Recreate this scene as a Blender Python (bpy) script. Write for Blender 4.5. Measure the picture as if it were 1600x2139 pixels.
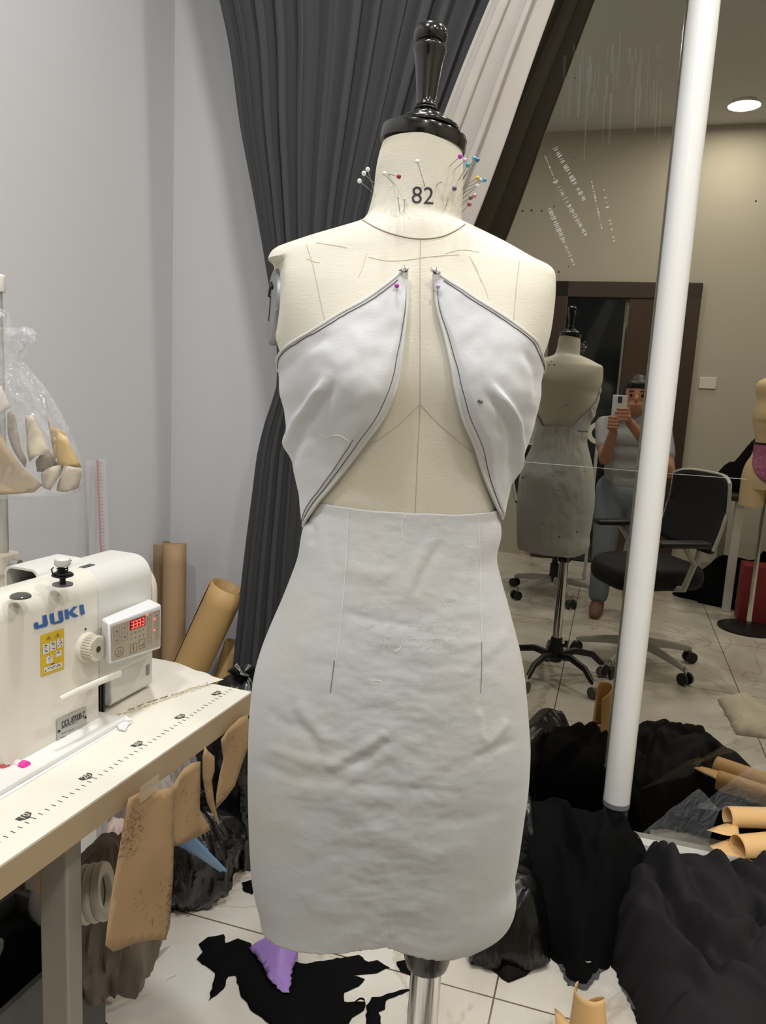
import bpy, bmesh, math, random
from math import sin, cos, pi, radians, atan2, sqrt, exp
from mathutils import Vector, Matrix, noise
from mathutils.bvhtree import BVHTree
from mathutils.geometry import delaunay_2d_cdt
random.seed(7)
for o in list(bpy.data.objects): bpy.data.objects.remove(o)
SC = bpy.context.scene
COL = SC.collection

# ------------------------------------------------ camera
FPX = 1600.0; PIT = radians(9.27); ROL = radians(3.1); CH = 1.31
up0 = Vector((0, sin(PIT), cos(PIT))); fw = Vector((0, cos(PIT), -sin(PIT))); rt0 = Vector((1, 0, 0))
cx_ = rt0*cos(ROL) + up0*sin(ROL); cy_ = -rt0*sin(ROL) + up0*cos(ROL)
cam = bpy.data.cameras.new('camera'); camo = bpy.data.objects.new('camera', cam); COL.objects.link(camo)
m = Matrix((cx_, cy_, -fw)).transposed().to_4x4(); m.translation = Vector((0, 0, CH)); camo.matrix_world = m
cam.sensor_fit = 'HORIZONTAL'; cam.sensor_width = 36.0; cam.lens = 36.0*FPX/1600.0; cam.clip_start = 0.01
SC.camera = camo
# ------------------------------------------------ world, exposure
w = bpy.data.worlds.new('world'); SC.world = w; w.use_nodes = True
w.node_tree.nodes['Background'].inputs[0].default_value = (0.84, 0.86, 0.88, 1)
w.node_tree.nodes['Background'].inputs[1].default_value = 0.22
SC.view_settings.view_transform = 'Standard'; SC.view_settings.look = 'None'
SC.view_settings.gamma = 1.0; SC.view_settings.exposure = -0.08; SC.view_settings.use_curve_mapping = False

# ------------------------------------------------ room frame: n points at the mirror wall, e runs along it
AN = radians(16.5); NX = Vector((sin(AN), cos(AN), 0)); EX = Vector((cos(AN), -sin(AN), 0)); DM = 2.21
def W(s, t, z=0.0): return EX*s + NX*t + Vector((0, 0, z))
CEIL = 3.3; TW = 2.27; TREAR = -1.9; SL = -1.43; SR = 3.0
LAMPS = [(-.35, .85, 74), (.75, 1.45, 56), (-.6, -.3, 60), (.85, -.25, 66), (2.15, 1.0, 34), (.6, -1.45, 46), (2.2, -.6, 40)]
for (s, t, pw) in LAMPS:
    l = bpy.data.lights.new('downlight', 'AREA'); l.shape = 'DISK'; l.size = .2; l.energy = pw*.36; l.color = (1, .955, .88) if (t < 0 and s > 0) else ((1, .97, .92) if s > .7 else (.97, .985, 1))
    lo = bpy.data.objects.new('downlight_light', l); COL.objects.link(lo); lo.location = W(s, t, CEIL-.03)

def ray(x, y):
    dx = x-800; dy = y-1069.5
    u = dx*cos(ROL)+dy*sin(ROL); v = -dx*sin(ROL)+dy*cos(ROL)
    return Vector((u, FPX*cos(PIT)-v*sin(PIT), -(FPX*sin(PIT)+v*cos(PIT))))
CAM = Vector((0, 0, CH))
def atz(x, y, z=0.0): d = ray(x, y); return CAM + d*((z-CH)/d.z)
def atY(x, y, Y): d = ray(x, y); return CAM + d*(Y/d.y)
def atpl(x, y, p0, n): d = ray(x, y); return CAM + d*((p0-CAM).dot(n)/d.dot(n))
def refl(p):    # mirror image of a point
    k = DM - (p.x*NX.x+p.y*NX.y); return p + NX*(2*k)
def ratY(x, y, Y): return refl(atY(x, y, Y))
def ratz(x, y, z=0.0): return refl(atz(x, y, z))

# ------------------------------------------------ materials
def lin(c): c /= 255.0; return c/12.92 if c <= .04045 else ((c+.055)/1.055)**2.4
MATS = {}
def M(name, rgb, rough=.6, metal=0, bump=None, bdist=.001, var=0, vscale=6, rgb2=None, alpha=1, trans=0, sheen=0, emit=0, spec=.5, coat=0, tscale=None, thr=None):
    if name in MATS: return MATS[name]
    m = bpy.data.materials.new(name); m.use_nodes = True; nt = m.node_tree; N = nt.nodes; L = nt.links
    b = N['Principled BSDF']; c = (lin(rgb[0]), lin(rgb[1]), lin(rgb[2]), 1)
    b.inputs['Base Color'].default_value = c; b.inputs['Roughness'].default_value = rough; b.inputs['Metallic'].default_value = metal
    b.inputs['Alpha'].default_value = alpha; b.inputs['Transmission Weight'].default_value = trans
    b.inputs['Specular IOR Level'].default_value = spec; b.inputs['Coat Weight'].default_value = coat
    if sheen: b.inputs['Sheen Weight'].default_value = sheen
    if emit: b.inputs['Emission Color'].default_value = c; b.inputs['Emission Strength'].default_value = emit
    tc = N.new('ShaderNodeTexCoord')
    if rgb2:
        n = N.new('ShaderNodeTexNoise'); n.inputs['Scale'].default_value = vscale; n.inputs['Detail'].default_value = 5
        r = N.new('ShaderNodeValToRGB'); lo, hi = thr or (.35, .68); r.color_ramp.elements[0].position = lo; r.color_ramp.elements[1].position = hi
        r.color_ramp.elements[0].color = c; r.color_ramp.elements[1].color = (lin(rgb2[0]), lin(rgb2[1]), lin(rgb2[2]), 1)
        L.new(tc.outputs['Object'], n.inputs['Vector']); L.new(n.outputs[0], r.inputs[0]); L.new(r.outputs[0], b.inputs['Base Color'])
    if bump:
        n = N.new('ShaderNodeTexNoise'); n.inputs['Scale'].default_value = bump[0]; n.inputs['Detail'].default_value = 4
        if tscale:
            mp = N.new('ShaderNodeMapping'); mp.inputs['Scale'].default_value = tscale; L.new(tc.outputs['Object'], mp.inputs[0]); L.new(mp.outputs[0], n.inputs['Vector'])
        else: L.new(tc.outputs['Object'], n.inputs['Vector'])
        bp = N.new('ShaderNodeBump'); bp.inputs['Strength'].default_value = bump[1]; bp.inputs['Distance'].default_value = bdist
        L.new(n.outputs[0], bp.inputs['Height']); L.new(bp.outputs[0], b.inputs['Normal'])
    MATS[name] = m; return m

wall_m = M('wall_paint', (200, 200, 202), .75, bump=(60, .08), spec=.3)
ceil_m = M('ceiling_paint', (214, 214, 212), .8)
brown_wall = M('rear_wall_paint', (188, 182, 168), .8, bump=(40, .1))
steel = M('brushed_steel', (200, 200, 200), .25, 1)
chrome = M('chrome', (222, 222, 222), .12, 1)
white_pl = M('white_plastic', (226, 223, 214), .38, bump=(30, .03))
white_metal = M('white_enamel', (214, 213, 208), .4)
black_lac = M('black_lacquer', (14, 14, 15), .2, coat=.5)
black_pl = M('black_plastic', (26, 26, 28), .45)
dark_metal = M('dark_metal', (50, 50, 52), .4, .7)
kraft = M('kraft_paper', (180, 146, 102), .7, bump=(35, .25), bdist=.003, rgb2=(182, 146, 98), vscale=8)
kraft_l = M('light_kraft_paper', (226, 184, 126), .65, bump=(25, .2), bdist=.003)

def weave(name, rgb, dens=1400, strength=.25, rough=.85, stain=None, wr=None):
    if name in MATS: return MATS[name]
    m = bpy.data.materials.new(name); m.use_nodes = True; nt = m.node_tree; N = nt.nodes; L = nt.links; b = N['Principled BSDF']
    c = (lin(rgb[0]), lin(rgb[1]), lin(rgb[2]), 1)
    b.inputs['Base Color'].default_value = c; b.inputs['Roughness'].default_value = rough; b.inputs['Specular IOR Level'].default_value = .25
    b.inputs['Sheen Weight'].default_value = .15
    tc = N.new('ShaderNodeTexCoord')
    hs = []
    for ax, sc in ((0, (dens, dens, dens*.12)), (1, (dens*.12, dens*.12, dens))):
        mp = N.new('ShaderNodeMapping'); mp.inputs['Scale'].default_value = sc
        n = N.new('ShaderNodeTexNoise'); n.inputs['Scale'].default_value = 1; n.inputs['Detail'].default_value = 2
        L.new(tc.outputs['Object'], mp.inputs[0]); L.new(mp.outputs[0], n.inputs['Vector']); hs.append(n)
    ad = N.new('ShaderNodeMath'); ad.operation = 'ADD'; L.new(hs[0].outputs[0], ad.inputs[0]); L.new(hs[1].outputs[0], ad.inputs[1])
    bp = N.new('ShaderNodeBump'); bp.inputs['Strength'].default_value = strength; bp.inputs['Distance'].default_value = .0006
    L.new(ad.outputs[0], bp.inputs['Height']); out = bp
    if wr:
        n = N.new('ShaderNodeTexNoise'); n.inputs['Scale'].default_value = wr[0]; n.inputs['Detail'].default_value = 3; n.inputs['Distortion'].default_value = .6
        mp = N.new('ShaderNodeMapping'); mp.inputs['Scale'].default_value = (1, 1, 1.8); L.new(tc.outputs['Object'], mp.inputs[0]); L.new(mp.outputs[0], n.inputs['Vector'])
        b2 = N.new('ShaderNodeBump'); b2.inputs['Strength'].default_value = wr[1]; b2.inputs['Distance'].default_value = .01
        L.new(n.outputs[0], b2.inputs['Height']); L.new(bp.outputs[0], b2.inputs['Normal']); out = b2
    L.new(out.outputs[0], b.inputs['Normal'])
    if stain:
        n = N.new('ShaderNodeTexNoise'); n.inputs['Scale'].default_value = stain[1]; n.inputs['Detail'].default_value = 4
        r = N.new('ShaderNodeValToRGB'); r.color_ramp.elements[0].position = .5; r.color_ramp.elements[1].position = .72
        r.color_ramp.elements[0].color = c; s = stain[0]; r.color_ramp.elements[1].color = (lin(s[0]), lin(s[1]), lin(s[2]), 1)
        L.new(tc.outputs['Object'], n.inputs['Vector']); L.new(n.outputs[0], r.inputs[0]); L.new(r.outputs[0], b.inputs['Base Color'])
    MATS[name] = m; return m
linen = weave('form_linen', (216, 212, 198), 900, .35, stain=((211, 202, 177), 5))
muslin = weave('white_muslin', (198, 200, 202), 1100, .4, stain=((200, 197, 190), 7), wr=(9, .04))
muslin_b = weave('bodice_muslin', (208, 210, 214), 1500, .25, wr=(7, .06))

# ------------------------------------------------ mesh helpers
class G:
    def __init__(s): s.v = []; s.f = []
    def add(s, v, f):
        o = len(s.v); s.v += [Vector(p) for p in v]; s.f += [tuple(i+o for i in q) for q in f]; return s
    def xf(s, mt): s.v = [mt @ p for p in s.v]; return s
def box(c, d, r=None):
    x, y, z = d[0]/2, d[1]/2, d[2]/2; v = [Vector((i*x, j*y, k*z)) for i in (-1, 1) for j in (-1, 1) for k in (-1, 1)]
    if r is not None: v = [r @ p for p in v]
    c = Vector(c); return [c+p for p in v], [(0, 1, 3, 2), (4, 6, 7, 5), (0, 4, 5, 1), (2, 3, 7, 6), (0, 2, 6, 4), (1, 5, 7, 3)]
def gbox(*a): g = G(); g.add(*box(*a)); return g
def grid(rows, closed=False, cap=False):
    n = len(rows[0]); v = [p for r in rows for p in r]; f = []
    for i in range(len(rows)-1):
        for j in range(n if closed else n-1):
            k = (j+1) % n; f.append((i*n+j, i*n+k, (i+1)*n+k, (i+1)*n+j))
    if cap: f.append(tuple(range(n-1, -1, -1))); f.append(tuple((len(rows)-1)*n+j for j in range(n)))
    return v, f
def lathe(prof, n=32, mt=None, cap=True):
    rows = [[Vector((r*cos(2*pi*j/n), r*sin(2*pi*j/n), z)) for j in range(n)] for r, z in prof]
    if mt is not None: rows = [[mt @ p for p in r] for r in rows]
    return grid(rows, True, cap)
def frames(path):
    P = [Vector(p) for p in path]; out = []; up = None
    for i, p in enumerate(P):
        t = (P[min(i+1, len(P)-1)]-P[max(i-1, 0)]); t = t.normalized() if t.length > 1e-9 else Vector((0, 0, 1))
        if up is None: up = Vector((0, 0, 1)) if abs(t.z) < .9 else Vector((1, 0, 0))
        a = up - t*up.dot(t); a = a.normalized() if a.length > 1e-6 else t.orthogonal().normalized(); up = a; out.append((p, a, t.cross(a)))
    return out
def tube(path, r, n=8, cap=True, flat=1.0):
    fr = frames(path); k = len(fr)
    rr = r if callable(r) else (lambda q: r)
    rows = [[p+(a*cos(2*pi*j/n)+b*sin(2*pi*j/n)*flat)*rr(i/(k-1)) for j in range(n)] for i, (p, a, b) in enumerate(fr)]
    return grid(rows, True, cap)
def prism(poly, h0, h1):   # poly in xy, z range
    n = len(poly); v = [Vector((p[0], p[1], h0)) for p in poly]+[Vector((p[0], p[1], h1)) for p in poly]
    f = [tuple(range(n-1, -1, -1)), tuple(range(n, 2*n))]+[(i, (i+1) % n, n+(i+1) % n, n+i) for i in range(n)]
    return v, f
def smooth_path(pts, n=8):
    P = [Vector(p) for p in pts]; out = []
    for i in range(len(P)-1):
        a = P[max(i-1, 0)]; b = P[i]; c = P[i+1]; d = P[min(i+2, len(P)-1)]
        for k in range(n):
            t = k/n; out.append(.5*((2*b)+(c-a)*t+(2*a-5*b+4*c-d)*t*t+(3*b-a-3*c+d)*t**3))
    out.append(P[-1]); return out
def interp(tab, x):
    if x <= tab[0][0]: return tab[0][1]
    for (a, b), (c, d) in zip(tab, tab[1:]):
        if x <= c: return b+(d-b)*(x-a)/(c-a) if c > a else d
    return tab[-1][1]
def cint(tab, x):   # smooth (hermite) interpolation
    n = len(tab)
    if x <= tab[0][0]: return tab[0][1]
    if x >= tab[-1][0]: return tab[-1][1]
    for i in range(n-1):
        if x <= tab[i+1][0]:
            x0, y0 = tab[i]; x1, y1 = tab[i+1]; h = x1-x0
            m0 = (y1-tab[i-1][1])/(x1-tab[i-1][0]) if i > 0 else (y1-y0)/h
            m1 = (tab[i+2][1]-y0)/(tab[i+2][0]-x0) if i < n-2 else (y1-y0)/h
            s0 = (y1-y0)/h
            if s0 == 0: m0 = m1 = 0
            t = (x-x0)/h
            return (2*t**3-3*t*t+1)*y0+(t**3-2*t*t+t)*h*m0+(-2*t**3+3*t*t)*y1+(t**3-t*t)*h*m1

ORG = {}
def dress(o, label=None, cat=None, group=None, kind=None):
    if label: o['label'] = label
    if cat: o['category'] = cat
    if group: o['group'] = group
    if kind: o['kind'] = kind
    return o
def thing(name, label, cat, loc=(0, 0, 0), rz=0, group=None):
    o = bpy.data.objects.new(name, None); COL.objects.link(o); o.location = loc; o.rotation_euler = (0, 0, rz); o.empty_display_size = .05
    ORG[o.name] = Matrix.Translation(Vector(loc)) @ Matrix.Rotation(rz, 4, 'Z'); return dress(o, label, cat, group)
def part(name, g, mat, parent=None, world=True, sm=True, ang=35, bev=0, seg=2, sub=0, sol=0, label=None, cat=None, group=None, kind=None, fix=True):
    if isinstance(g, tuple): g = G().add(*g)
    base = ORG.get(parent.name, Matrix()) if parent else Matrix()
    vs = list(g.v)
    if parent is None:      # own origin at its base
        xs = [p.x for p in vs]; ys = [p.y for p in vs]; zs = [p.z for p in vs]
        loc = Vector(((min(xs)+max(xs))/2, (min(ys)+max(ys))/2, min(zs))); base = Matrix.Translation(loc); world = True
    if world: inv = base.inverted(); vs = [inv @ p for p in vs]
    me = bpy.data.meshes.new(name); me.from_pydata([tuple(p) for p in vs], [], g.f); me.validate()
    if fix:
        bm = bmesh.new(); bm.from_mesh(me); bmesh.ops.recalc_face_normals(bm, faces=bm.faces); bm.to_mesh(me); bm.free()
    if sm:
        for p in me.polygons: p.use_smooth = True
        me.set_sharp_from_angle(angle=radians(ang))
    me.materials.append(mat)
    o = bpy.data.objects.new(name, me); COL.objects.link(o)
    if parent: o.parent = parent; ORG[o.name] = base
    else: o.location = base.translation; ORG[o.name] = base
    if bev: b = o.modifiers.new('b', 'BEVEL'); b.width = bev; b.segments = seg; b.limit_method = 'ANGLE'; b.angle_limit = radians(30)
    if sub: s = o.modifiers.new('s', 'SUBSURF'); s.levels = sub; s.render_levels = sub
    if sol: s = o.modifiers.new('t', 'SOLIDIFY'); s.thickness = sol; s.offset = 0
    return dress(o, label, cat, group, kind)
def text_geo(txt, size, depth=0.0, bold=0, spacing=1.0, align='CENTER', shear=0):
    cu = bpy.data.curves.new('t', 'FONT'); cu.body = txt; cu.size = size; cu.align_x = align; cu.align_y = 'CENTER'
    cu.offset = bold; cu.space_character = spacing; cu.extrude = depth; cu.shear = shear; cu.resolution_u = 4
    o = bpy.data.objects.new('t', cu); COL.objects.link(o)
    dg = bpy.context.evaluated_depsgraph_get(); me = bpy.data.meshes.new_from_object(o.evaluated_get(dg))
    g = G().add([v.co.copy() for v in me.vertices], [tuple(p.vertices) for p in me.polygons])
    bpy.data.objects.remove(o); bpy.data.curves.remove(cu); bpy.data.meshes.remove(me); return g
def basis(o, x, y, z=None):
    x = Vector(x).normalized(); y = Vector(y).normalized(); z = x.cross(y) if z is None else Vector(z)
    m = Matrix((x, y, z)).transposed().to_4x4(); m.translation = Vector(o); return m
def inpoly(x, y, P):
    c = False; n = len(P)
    for i in range(n):
        x1, y1 = P[i][0], P[i][1]; x2, y2 = P[(i+1) % n][0], P[(i+1) % n][1]
        if (y1 > y) != (y2 > y) and x < (x2-x1)*(y-y1)/(y2-y1)+x1: c = not c
    return c
def edist(x, y, P):
    best = 9e9; n = len(P)
    for i in range(n):
        ax, ay = P[i][0], P[i][1]; bx, by = P[(i+1) % n][0], P[(i+1) % n][1]
        L2 = (bx-ax)**2+(by-ay)**2 or 1e-12; t = max(0, min(1, ((x-ax)*(bx-ax)+(y-ay)*(by-ay))/L2))
        best = min(best, (x-ax-t*(bx-ax))**2+(y-ay-t*(by-ay))**2)
    return sqrt(best)
def fill(P, step, jit=0.0, maxl=None):
    """constrained triangulation of polygon P (xy) with interior points"""
    Q = []
    for i in range(len(P)):
        a = Vector(P[i][:2]); b = Vector(P[(i+1) % len(P)][:2]); k = max(1, int((b-a).length/step))
        for j in range(k):
            q = a+(b-a)*(j/k)
            if j and jit: q = q + Vector((random.uniform(-jit, jit), random.uniform(-jit, jit)))
            Q.append(q)
    nb = len(Q); xs = [q.x for q in Q]; ys = [q.y for q in Q]; pts = list(Q)
    y = min(ys); row = 0
    while y < max(ys):
        x = min(xs)+(step/2 if row % 2 else 0)
        while x < max(xs):
            if inpoly(x, y, Q) and edist(x, y, Q) > step*.45: pts.append(Vector((x, y)))
            x += step
        y += step*.87; row += 1
    r = delaunay_2d_cdt(pts, [(i, (i+1) % nb) for i in range(nb)], [], 1, 1e-7)
    return r[0], [tuple(f) for f in r[2]], Q
def fbm(x, y, z=0, o=3, h=.5):
    s = 0; a = 1; f = 1
    for i in range(o): s += a*noise.noise(Vector((x*f, y*f, z+i*7.1))); a *= h; f *= 2
    return s
def heap(P, H, edge=.08, step=.018, fold=(14, .5), seed=0, dirn=0, amp=.02, base=0.0, jit=.004, top=None, fine=.004, creases=()):
    """cloth lying in folds inside outline P (world xy)"""
    vs, fs, Q = fill(P, step, jit); g = G(); out = []
    ca, sa = cos(dirn), sin(dirn)
    for p in vs:
        d = edist(p.x, p.y, Q); k = 1-exp(-d/edge)
        u = p.x*ca+p.y*sa; v = -p.x*sa+p.y*ca
        wv = fbm(u*2.2, v*2.2, seed, 2)*1.6
        a = sin((u*fold[0]+wv*fold[1]*6)) ; b = 1-abs(noise.noise(Vector((u*fold[0]*.55+wv, v*fold[0]*.2, seed+3.3))))*2.2
        hh = H*(.75+.5*fbm(p.x*2.5, p.y*2.5, seed+9, 2)) if top is None else top(p.x, p.y)
        z = base + k*(hh+amp*(a*.6+b*.9)+fine*fbm(u*26, v*9, seed+1, 3)) + .004*min(1, d*40)
        for CP, ch_, cw_ in creases:
            ds = 9e9; bt = 0; sd = 1
            for i in range(len(CP)-1):
                ax, ay = CP[i]; bx, by_ = CP[i+1]; L2 = (bx-ax)**2+(by_-ay)**2; t = max(0, min(1, ((p.x-ax)*(bx-ax)+(p.y-ay)*(by_-ay))/L2)); q = sqrt((p.x-ax-t*(bx-ax))**2+(p.y-ay-t*(by_-ay))**2)
                if q < ds: ds = q; bt = (i+t)/(len(CP)-1); sd = 1 if (bx-ax)*(p.y-ay)-(by_-ay)*(p.x-ax) > 0 else -1
            cw_ = cw_*1.35
            if ds < cw_*4: z += k*ch_*(exp(-(ds/cw_)**2)-.5*exp(-((ds-sd*cw_*1.5)/cw_)**2))*min(1, bt*5+.1)*min(1, (1-bt)*5+.1)
        tt = p.x*NX.x+p.y*NX.y; cl = max(0, tt-(DM-.035)); out.append(Vector((p.x-NX.x*cl, p.y-NX.y*cl, max(base+.002, z))))
    g.add(out, fs); return g
def worldpoly(px, z=0.0): return [tuple(atz(x, y, z)) for x, y in px]

# ================================================ ROOM
def floor_mat():
    m = bpy.data.materials.new('marble_tile'); m.use_nodes = True; nt = m.node_tree; N = nt.nodes; L = nt.links; b = N['Principled BSDF']
    tc = N.new('ShaderNodeTexCoord'); mp = N.new('ShaderNodeMapping'); L.new(tc.outputs['Object'], mp.inputs[0])
    mp.inputs['Location'].default_value = (.12, .27, 0)
    n = N.new('ShaderNodeTexNoise'); n.inputs['Scale'].default_value = 1.6; n.inputs['Detail'].default_value = 7; n.inputs['Distortion'].default_value = 1.2; L.new(tc.outputs['Object'], n.inputs['Vector'])
    r = N.new('ShaderNodeValToRGB'); e = r.color_ramp.elements; e[0].position = .3; e[0].color = (lin(196), lin(187), lin(172), 1); e[1].position = .62; e[1].color = (lin(226), lin(222), lin(213), 1)
    L.new(n.outputs[0], r.inputs[0])
    v = N.new('ShaderNodeTexNoise'); v.inputs['Scale'].default_value = 1.1; v.inputs['Detail'].default_value = 6; v.inputs['Distortion'].default_value = 2.2; L.new(tc.outputs['Object'], v.inputs['Vector'])
    rv = N.new('ShaderNodeValToRGB'); e = rv.color_ramp.elements; e[0].position = .485; e[0].color = (1, 1, 1, 1); e[1].position = .5; e[1].color = (.72, .66, .58, 1); x = e.new(.515); x.color = (1, 1, 1, 1)
    L.new(v.outputs[0], rv.inputs[0])
    mx = N.new('ShaderNodeMix'); mx.data_type = 'RGBA'; mx.blend_type = 'MULTIPLY'; mx.inputs[0].default_value = .8; L.new(r.outputs[0], mx.inputs[6]); L.new(rv.outputs[0], mx.inputs[7])
    br = N.new('ShaderNodeTexBrick'); br.offset = 0; br.inputs['Scale'].default_value = 1; br.inputs['Brick Width'].default_value = .8; br.inputs['Row Height'].default_value = .8; br.inputs['Mortar Size'].default_value = .0022
    br.inputs['Color1'].default_value = (1, 1, 1, 1); br.inputs['Color2'].default_value = (1, 1, 1, 1); br.inputs['Mortar'].default_value = (.22, .17, .13, 1); L.new(mp.outputs[0], br.inputs['Vector'])
    m2 = N.new('ShaderNodeMix'); m2.data_type = 'RGBA'; m2.blend_type = 'MULTIPLY'; m2.inputs[0].default_value = 1; L.new(mx.outputs[2], m2.inputs[6]); L.new(br.outputs[0], m2.inputs[7])
    L.new(m2.outputs[2], b.inputs['Base Color']); b.inputs['Roughness'].default_value = .16; return m
def slab(name, a, b, c, d, mat, th=.06, nrm=None):
    """quad a-b-c-d thickened away from the room"""
    n = Vector(nrm)*th; v = [a, b, c, d]+[p+n for p in (a, b, c, d)]
    g = G().add(v, [(0, 1, 2, 3), (7, 6, 5, 4), (0, 4, 5, 1), (1, 5, 6, 2), (2, 6, 7, 3), (3, 7, 4, 0)])
    return part(name, g, mat, sm=False, kind='structure')
Z3 = Vector((0, 0, 1))
fl = part('floor', G().add(*box((0, 0, -.03), (SR-SL, TW-TREAR, .06))), floor_mat(), sm=False, kind='structure')
fl.location = W((SL+SR)/2, (TW+TREAR)/2, -.06); fl.rotation_euler = (0, 0, -AN)
slab('ceiling', W(SL, TREAR, CEIL), W(SR, TREAR, CEIL), W(SR, TW, CEIL), W(SL, TW, CEIL), ceil_m, nrm=Z3)
slab('wall_back', W(SL, TW), W(SR, TW), W(SR, TW, CEIL), W(SL, TW, CEIL), wall_m, nrm=NX)
slab('wall_left', W(SL, TREAR), W(SL, TW), W(SL, TW, CEIL), W(SL, TREAR, CEIL), wall_m, nrm=-EX)
slab('wall_right', W(SR, TREAR), W(SR, TW), W(SR, TW, CEIL), W(SR, TREAR, CEIL), brown_wall, nrm=EX)
slab('wall_rear', W(SL, TREAR), W(SR, TREAR), W(SR, TREAR, CEIL), W(SL, TREAR, CEIL), brown_wall, nrm=-NX)
RM = Matrix.Rotation(-AN, 3, 'Z')
def rbox(s, t, z, ds, dt, dz): return box(W(s, t, z), (ds, dt, dz), RM)
# rear door: dark wood casing, glazed leaves
dw = M('dark_door_wood', (62, 48, 38), .5, bump=(12, .2), tscale=(1, 1, .1)); gl = M('door_glass', (30, 34, 36), .06, spec=.8)
# door columns from reflection
dR = ratz(1430, 900, 1.15); 
def s_on_rear(x, y):    # s coordinate where the reflected ray meets the rear wall
    p = atpl(x, y, NX*(2*DM-TREAR), NX); return p.dot(EX), p.z
sR = s_on_rear(1462, 640)[0]; sM = s_on_rear(1312, 700)[0]; sM2 = s_on_rear(1300, 700)[0]; sL = s_on_rear(1140, 800)[0]; DT = s_on_rear(1400, 592)[1]
door = part('door_1', G().add(*rbox(sR-.09, TREAR+.03, DT/2, .18, .06, DT)).add(*rbox(sL+.06, TREAR+.03, DT/2, .12, .06, DT)).add(*rbox((sL+sR)/2, TREAR+.03, DT-.06, sR-sL, .06, .12)), dw, bev=.006, kind='structure')
part('door_leaf', G().add(*rbox((sM2+.03+sR-.18)/2, TREAR+.03, (DT-.12)/2, sR-.18-sM2-.03, .04, DT-.12)), M('door_leaf_wood', (74, 56, 44), .35, bump=(10, .15), tscale=(1, 1, .1)), door, bev=.004)
part('glass_leaf', G().add(*rbox((sL+.12+sM2)/2, TREAR+.03, (DT-.12)/2, sM2-sL-.12, .02, DT-.14)), gl, door)
part('door_edge', G().add(*rbox(sM2+.01, TREAR+.05, (DT-.3)/2, .016, .02, DT-.3)), steel, door)
part('door_handle', tube([W(sR-.24, TREAR+.06, 1.05), W(sR-.24, TREAR+.1, 1.05), W(sR-.24, TREAR+.1, .95)], .011), steel, door)
so = s_on_rear(1478, 800)
part('wall_switch', G().add(*rbox(so[0], TREAR+.006, so[1], .12, .012, .085)), white_pl, bev=.003, label='white double switch plate on the rear wall beside the dark door', cat='switch')
part('baseboard_left', G().add(*rbox(SL+.006, (TREAR+TW)/2, .05, .012, TW-TREAR, .1)), M('baseboard', (150, 148, 142), .4), kind='structure')
part('baseboard_rear', G().add(*rbox((sR+SR)/2, TREAR+.006, .05, SR-sR, .012, .1)), MATS['baseboard'], kind='structure')
lit = M('lamp_diffuser', (255, 248, 235), .4, emit=9)
nm = {0: 'above the sewing machine table', 1: 'above the dress form and mirror', 2: 'behind the camera on the left, above the two windows side', 3: 'above the person', 4: 'near the right wall by the mirror', 5: 'just inside the rear door', 6: 'above the rear dress form'}
nm[2] = 'behind the sewing machine on the left side'
for i, (s, t, pw) in enumerate(LAMPS):
    th = thing('ceiling_downlight', 'round recessed ceiling downlight ' + nm[i], 'light', W(s, t, CEIL-.015), group='ceiling downlights')
    part('trim_ring', lathe([(.055, 0), (.075, 0), (.08, .012), (.055, .012), (.055, 0)], 32, cap=False), white_metal, th, world=False)
    part('diffuser', lathe([(.055, .004), (.055, .012)], 32), lit, th, world=False)

# ---------------- mirror (one wide sheet in a thin white rail, standing just off the wall)
mm = bpy.data.materials.new('tinted_mirror'); mm.use_nodes = True; b = mm.node_tree.nodes['Principled BSDF']
b.inputs['Base Color'].default_value = (.395, .375, .32, 1); b.inputs['Metallic'].default_value = 1; b.inputs['Roughness'].default_value = 0.0
MB, MT_ = .05, 2.85; ML = -.95; MR = 2.6
mir = thing('wall_mirror', 'large tinted wall mirror standing behind the white pole, reflecting the workroom', 'mirror', W((ML+MR)/2, DM+.01, 0))
part('mirror_glass', G().add(*rbox((ML+MR)/2, DM+.004, (MB+MT_)/2, MR-ML, .008, MT_-MB)), mm, mir, sm=False)
part('backing_board', G().add(*rbox((ML+MR)/2, DM+.02, (MB+MT_)/2, MR-ML, .022, MT_-MB)), dark_metal, mir, sm=False)
part('bottom_rail', G().add(*rbox((ML+MR)/2, DM-.006, .025, MR-ML+.02, .05, .05)), white_metal, mir, bev=.004)
part('top_rail', G().add(*rbox((ML+MR)/2, DM+.002, MT_+.01, MR-ML+.02, .04, .03)), white_metal, mir, bev=.004)
# scuffs, tape residue and specks on the glass
sc_m = M('tape_residue', (215, 215, 210), .7, alpha=.5); dot_m = M('mirror_speck', (30, 26, 22), .7); hz = M('glass_smear', (200, 204, 206), .6, alpha=.045)
g = G(); mo = NX*(DM-.0008)
def onmir(x, y, off=0.0012): return atpl(x, y, NX*(DM-off), NX)
def strokes(x0, y0, x1, y1, n, wdt, ln):
    g = G(); dx, dy = x1-x0, y1-y0; L = sqrt(dx*dx+dy*dy); px_, py_ = -dy/L, dx/L
    for i in range(n):
        if random.random() < .12: continue
        t = (i+random.uniform(-.3, .3))/n; w_ = wdt*random.uniform(.5, 1.1)*(1-.3*t); l_ = ln*random.uniform(.4, 1.2)
        x, y = x0+dx*t, y0+dy*t; q = [(x-px_*w_, y-py_*w_-l_), (x+px_*w_, y+py_*w_-l_), (x+px_*w_, y+py_*w_+l_), (x-px_*w_, y-py_*w_+l_)]
        g.add([onmir(*p) for p in q], [(0, 1, 2, 3)])
    return g
g = G()
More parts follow.
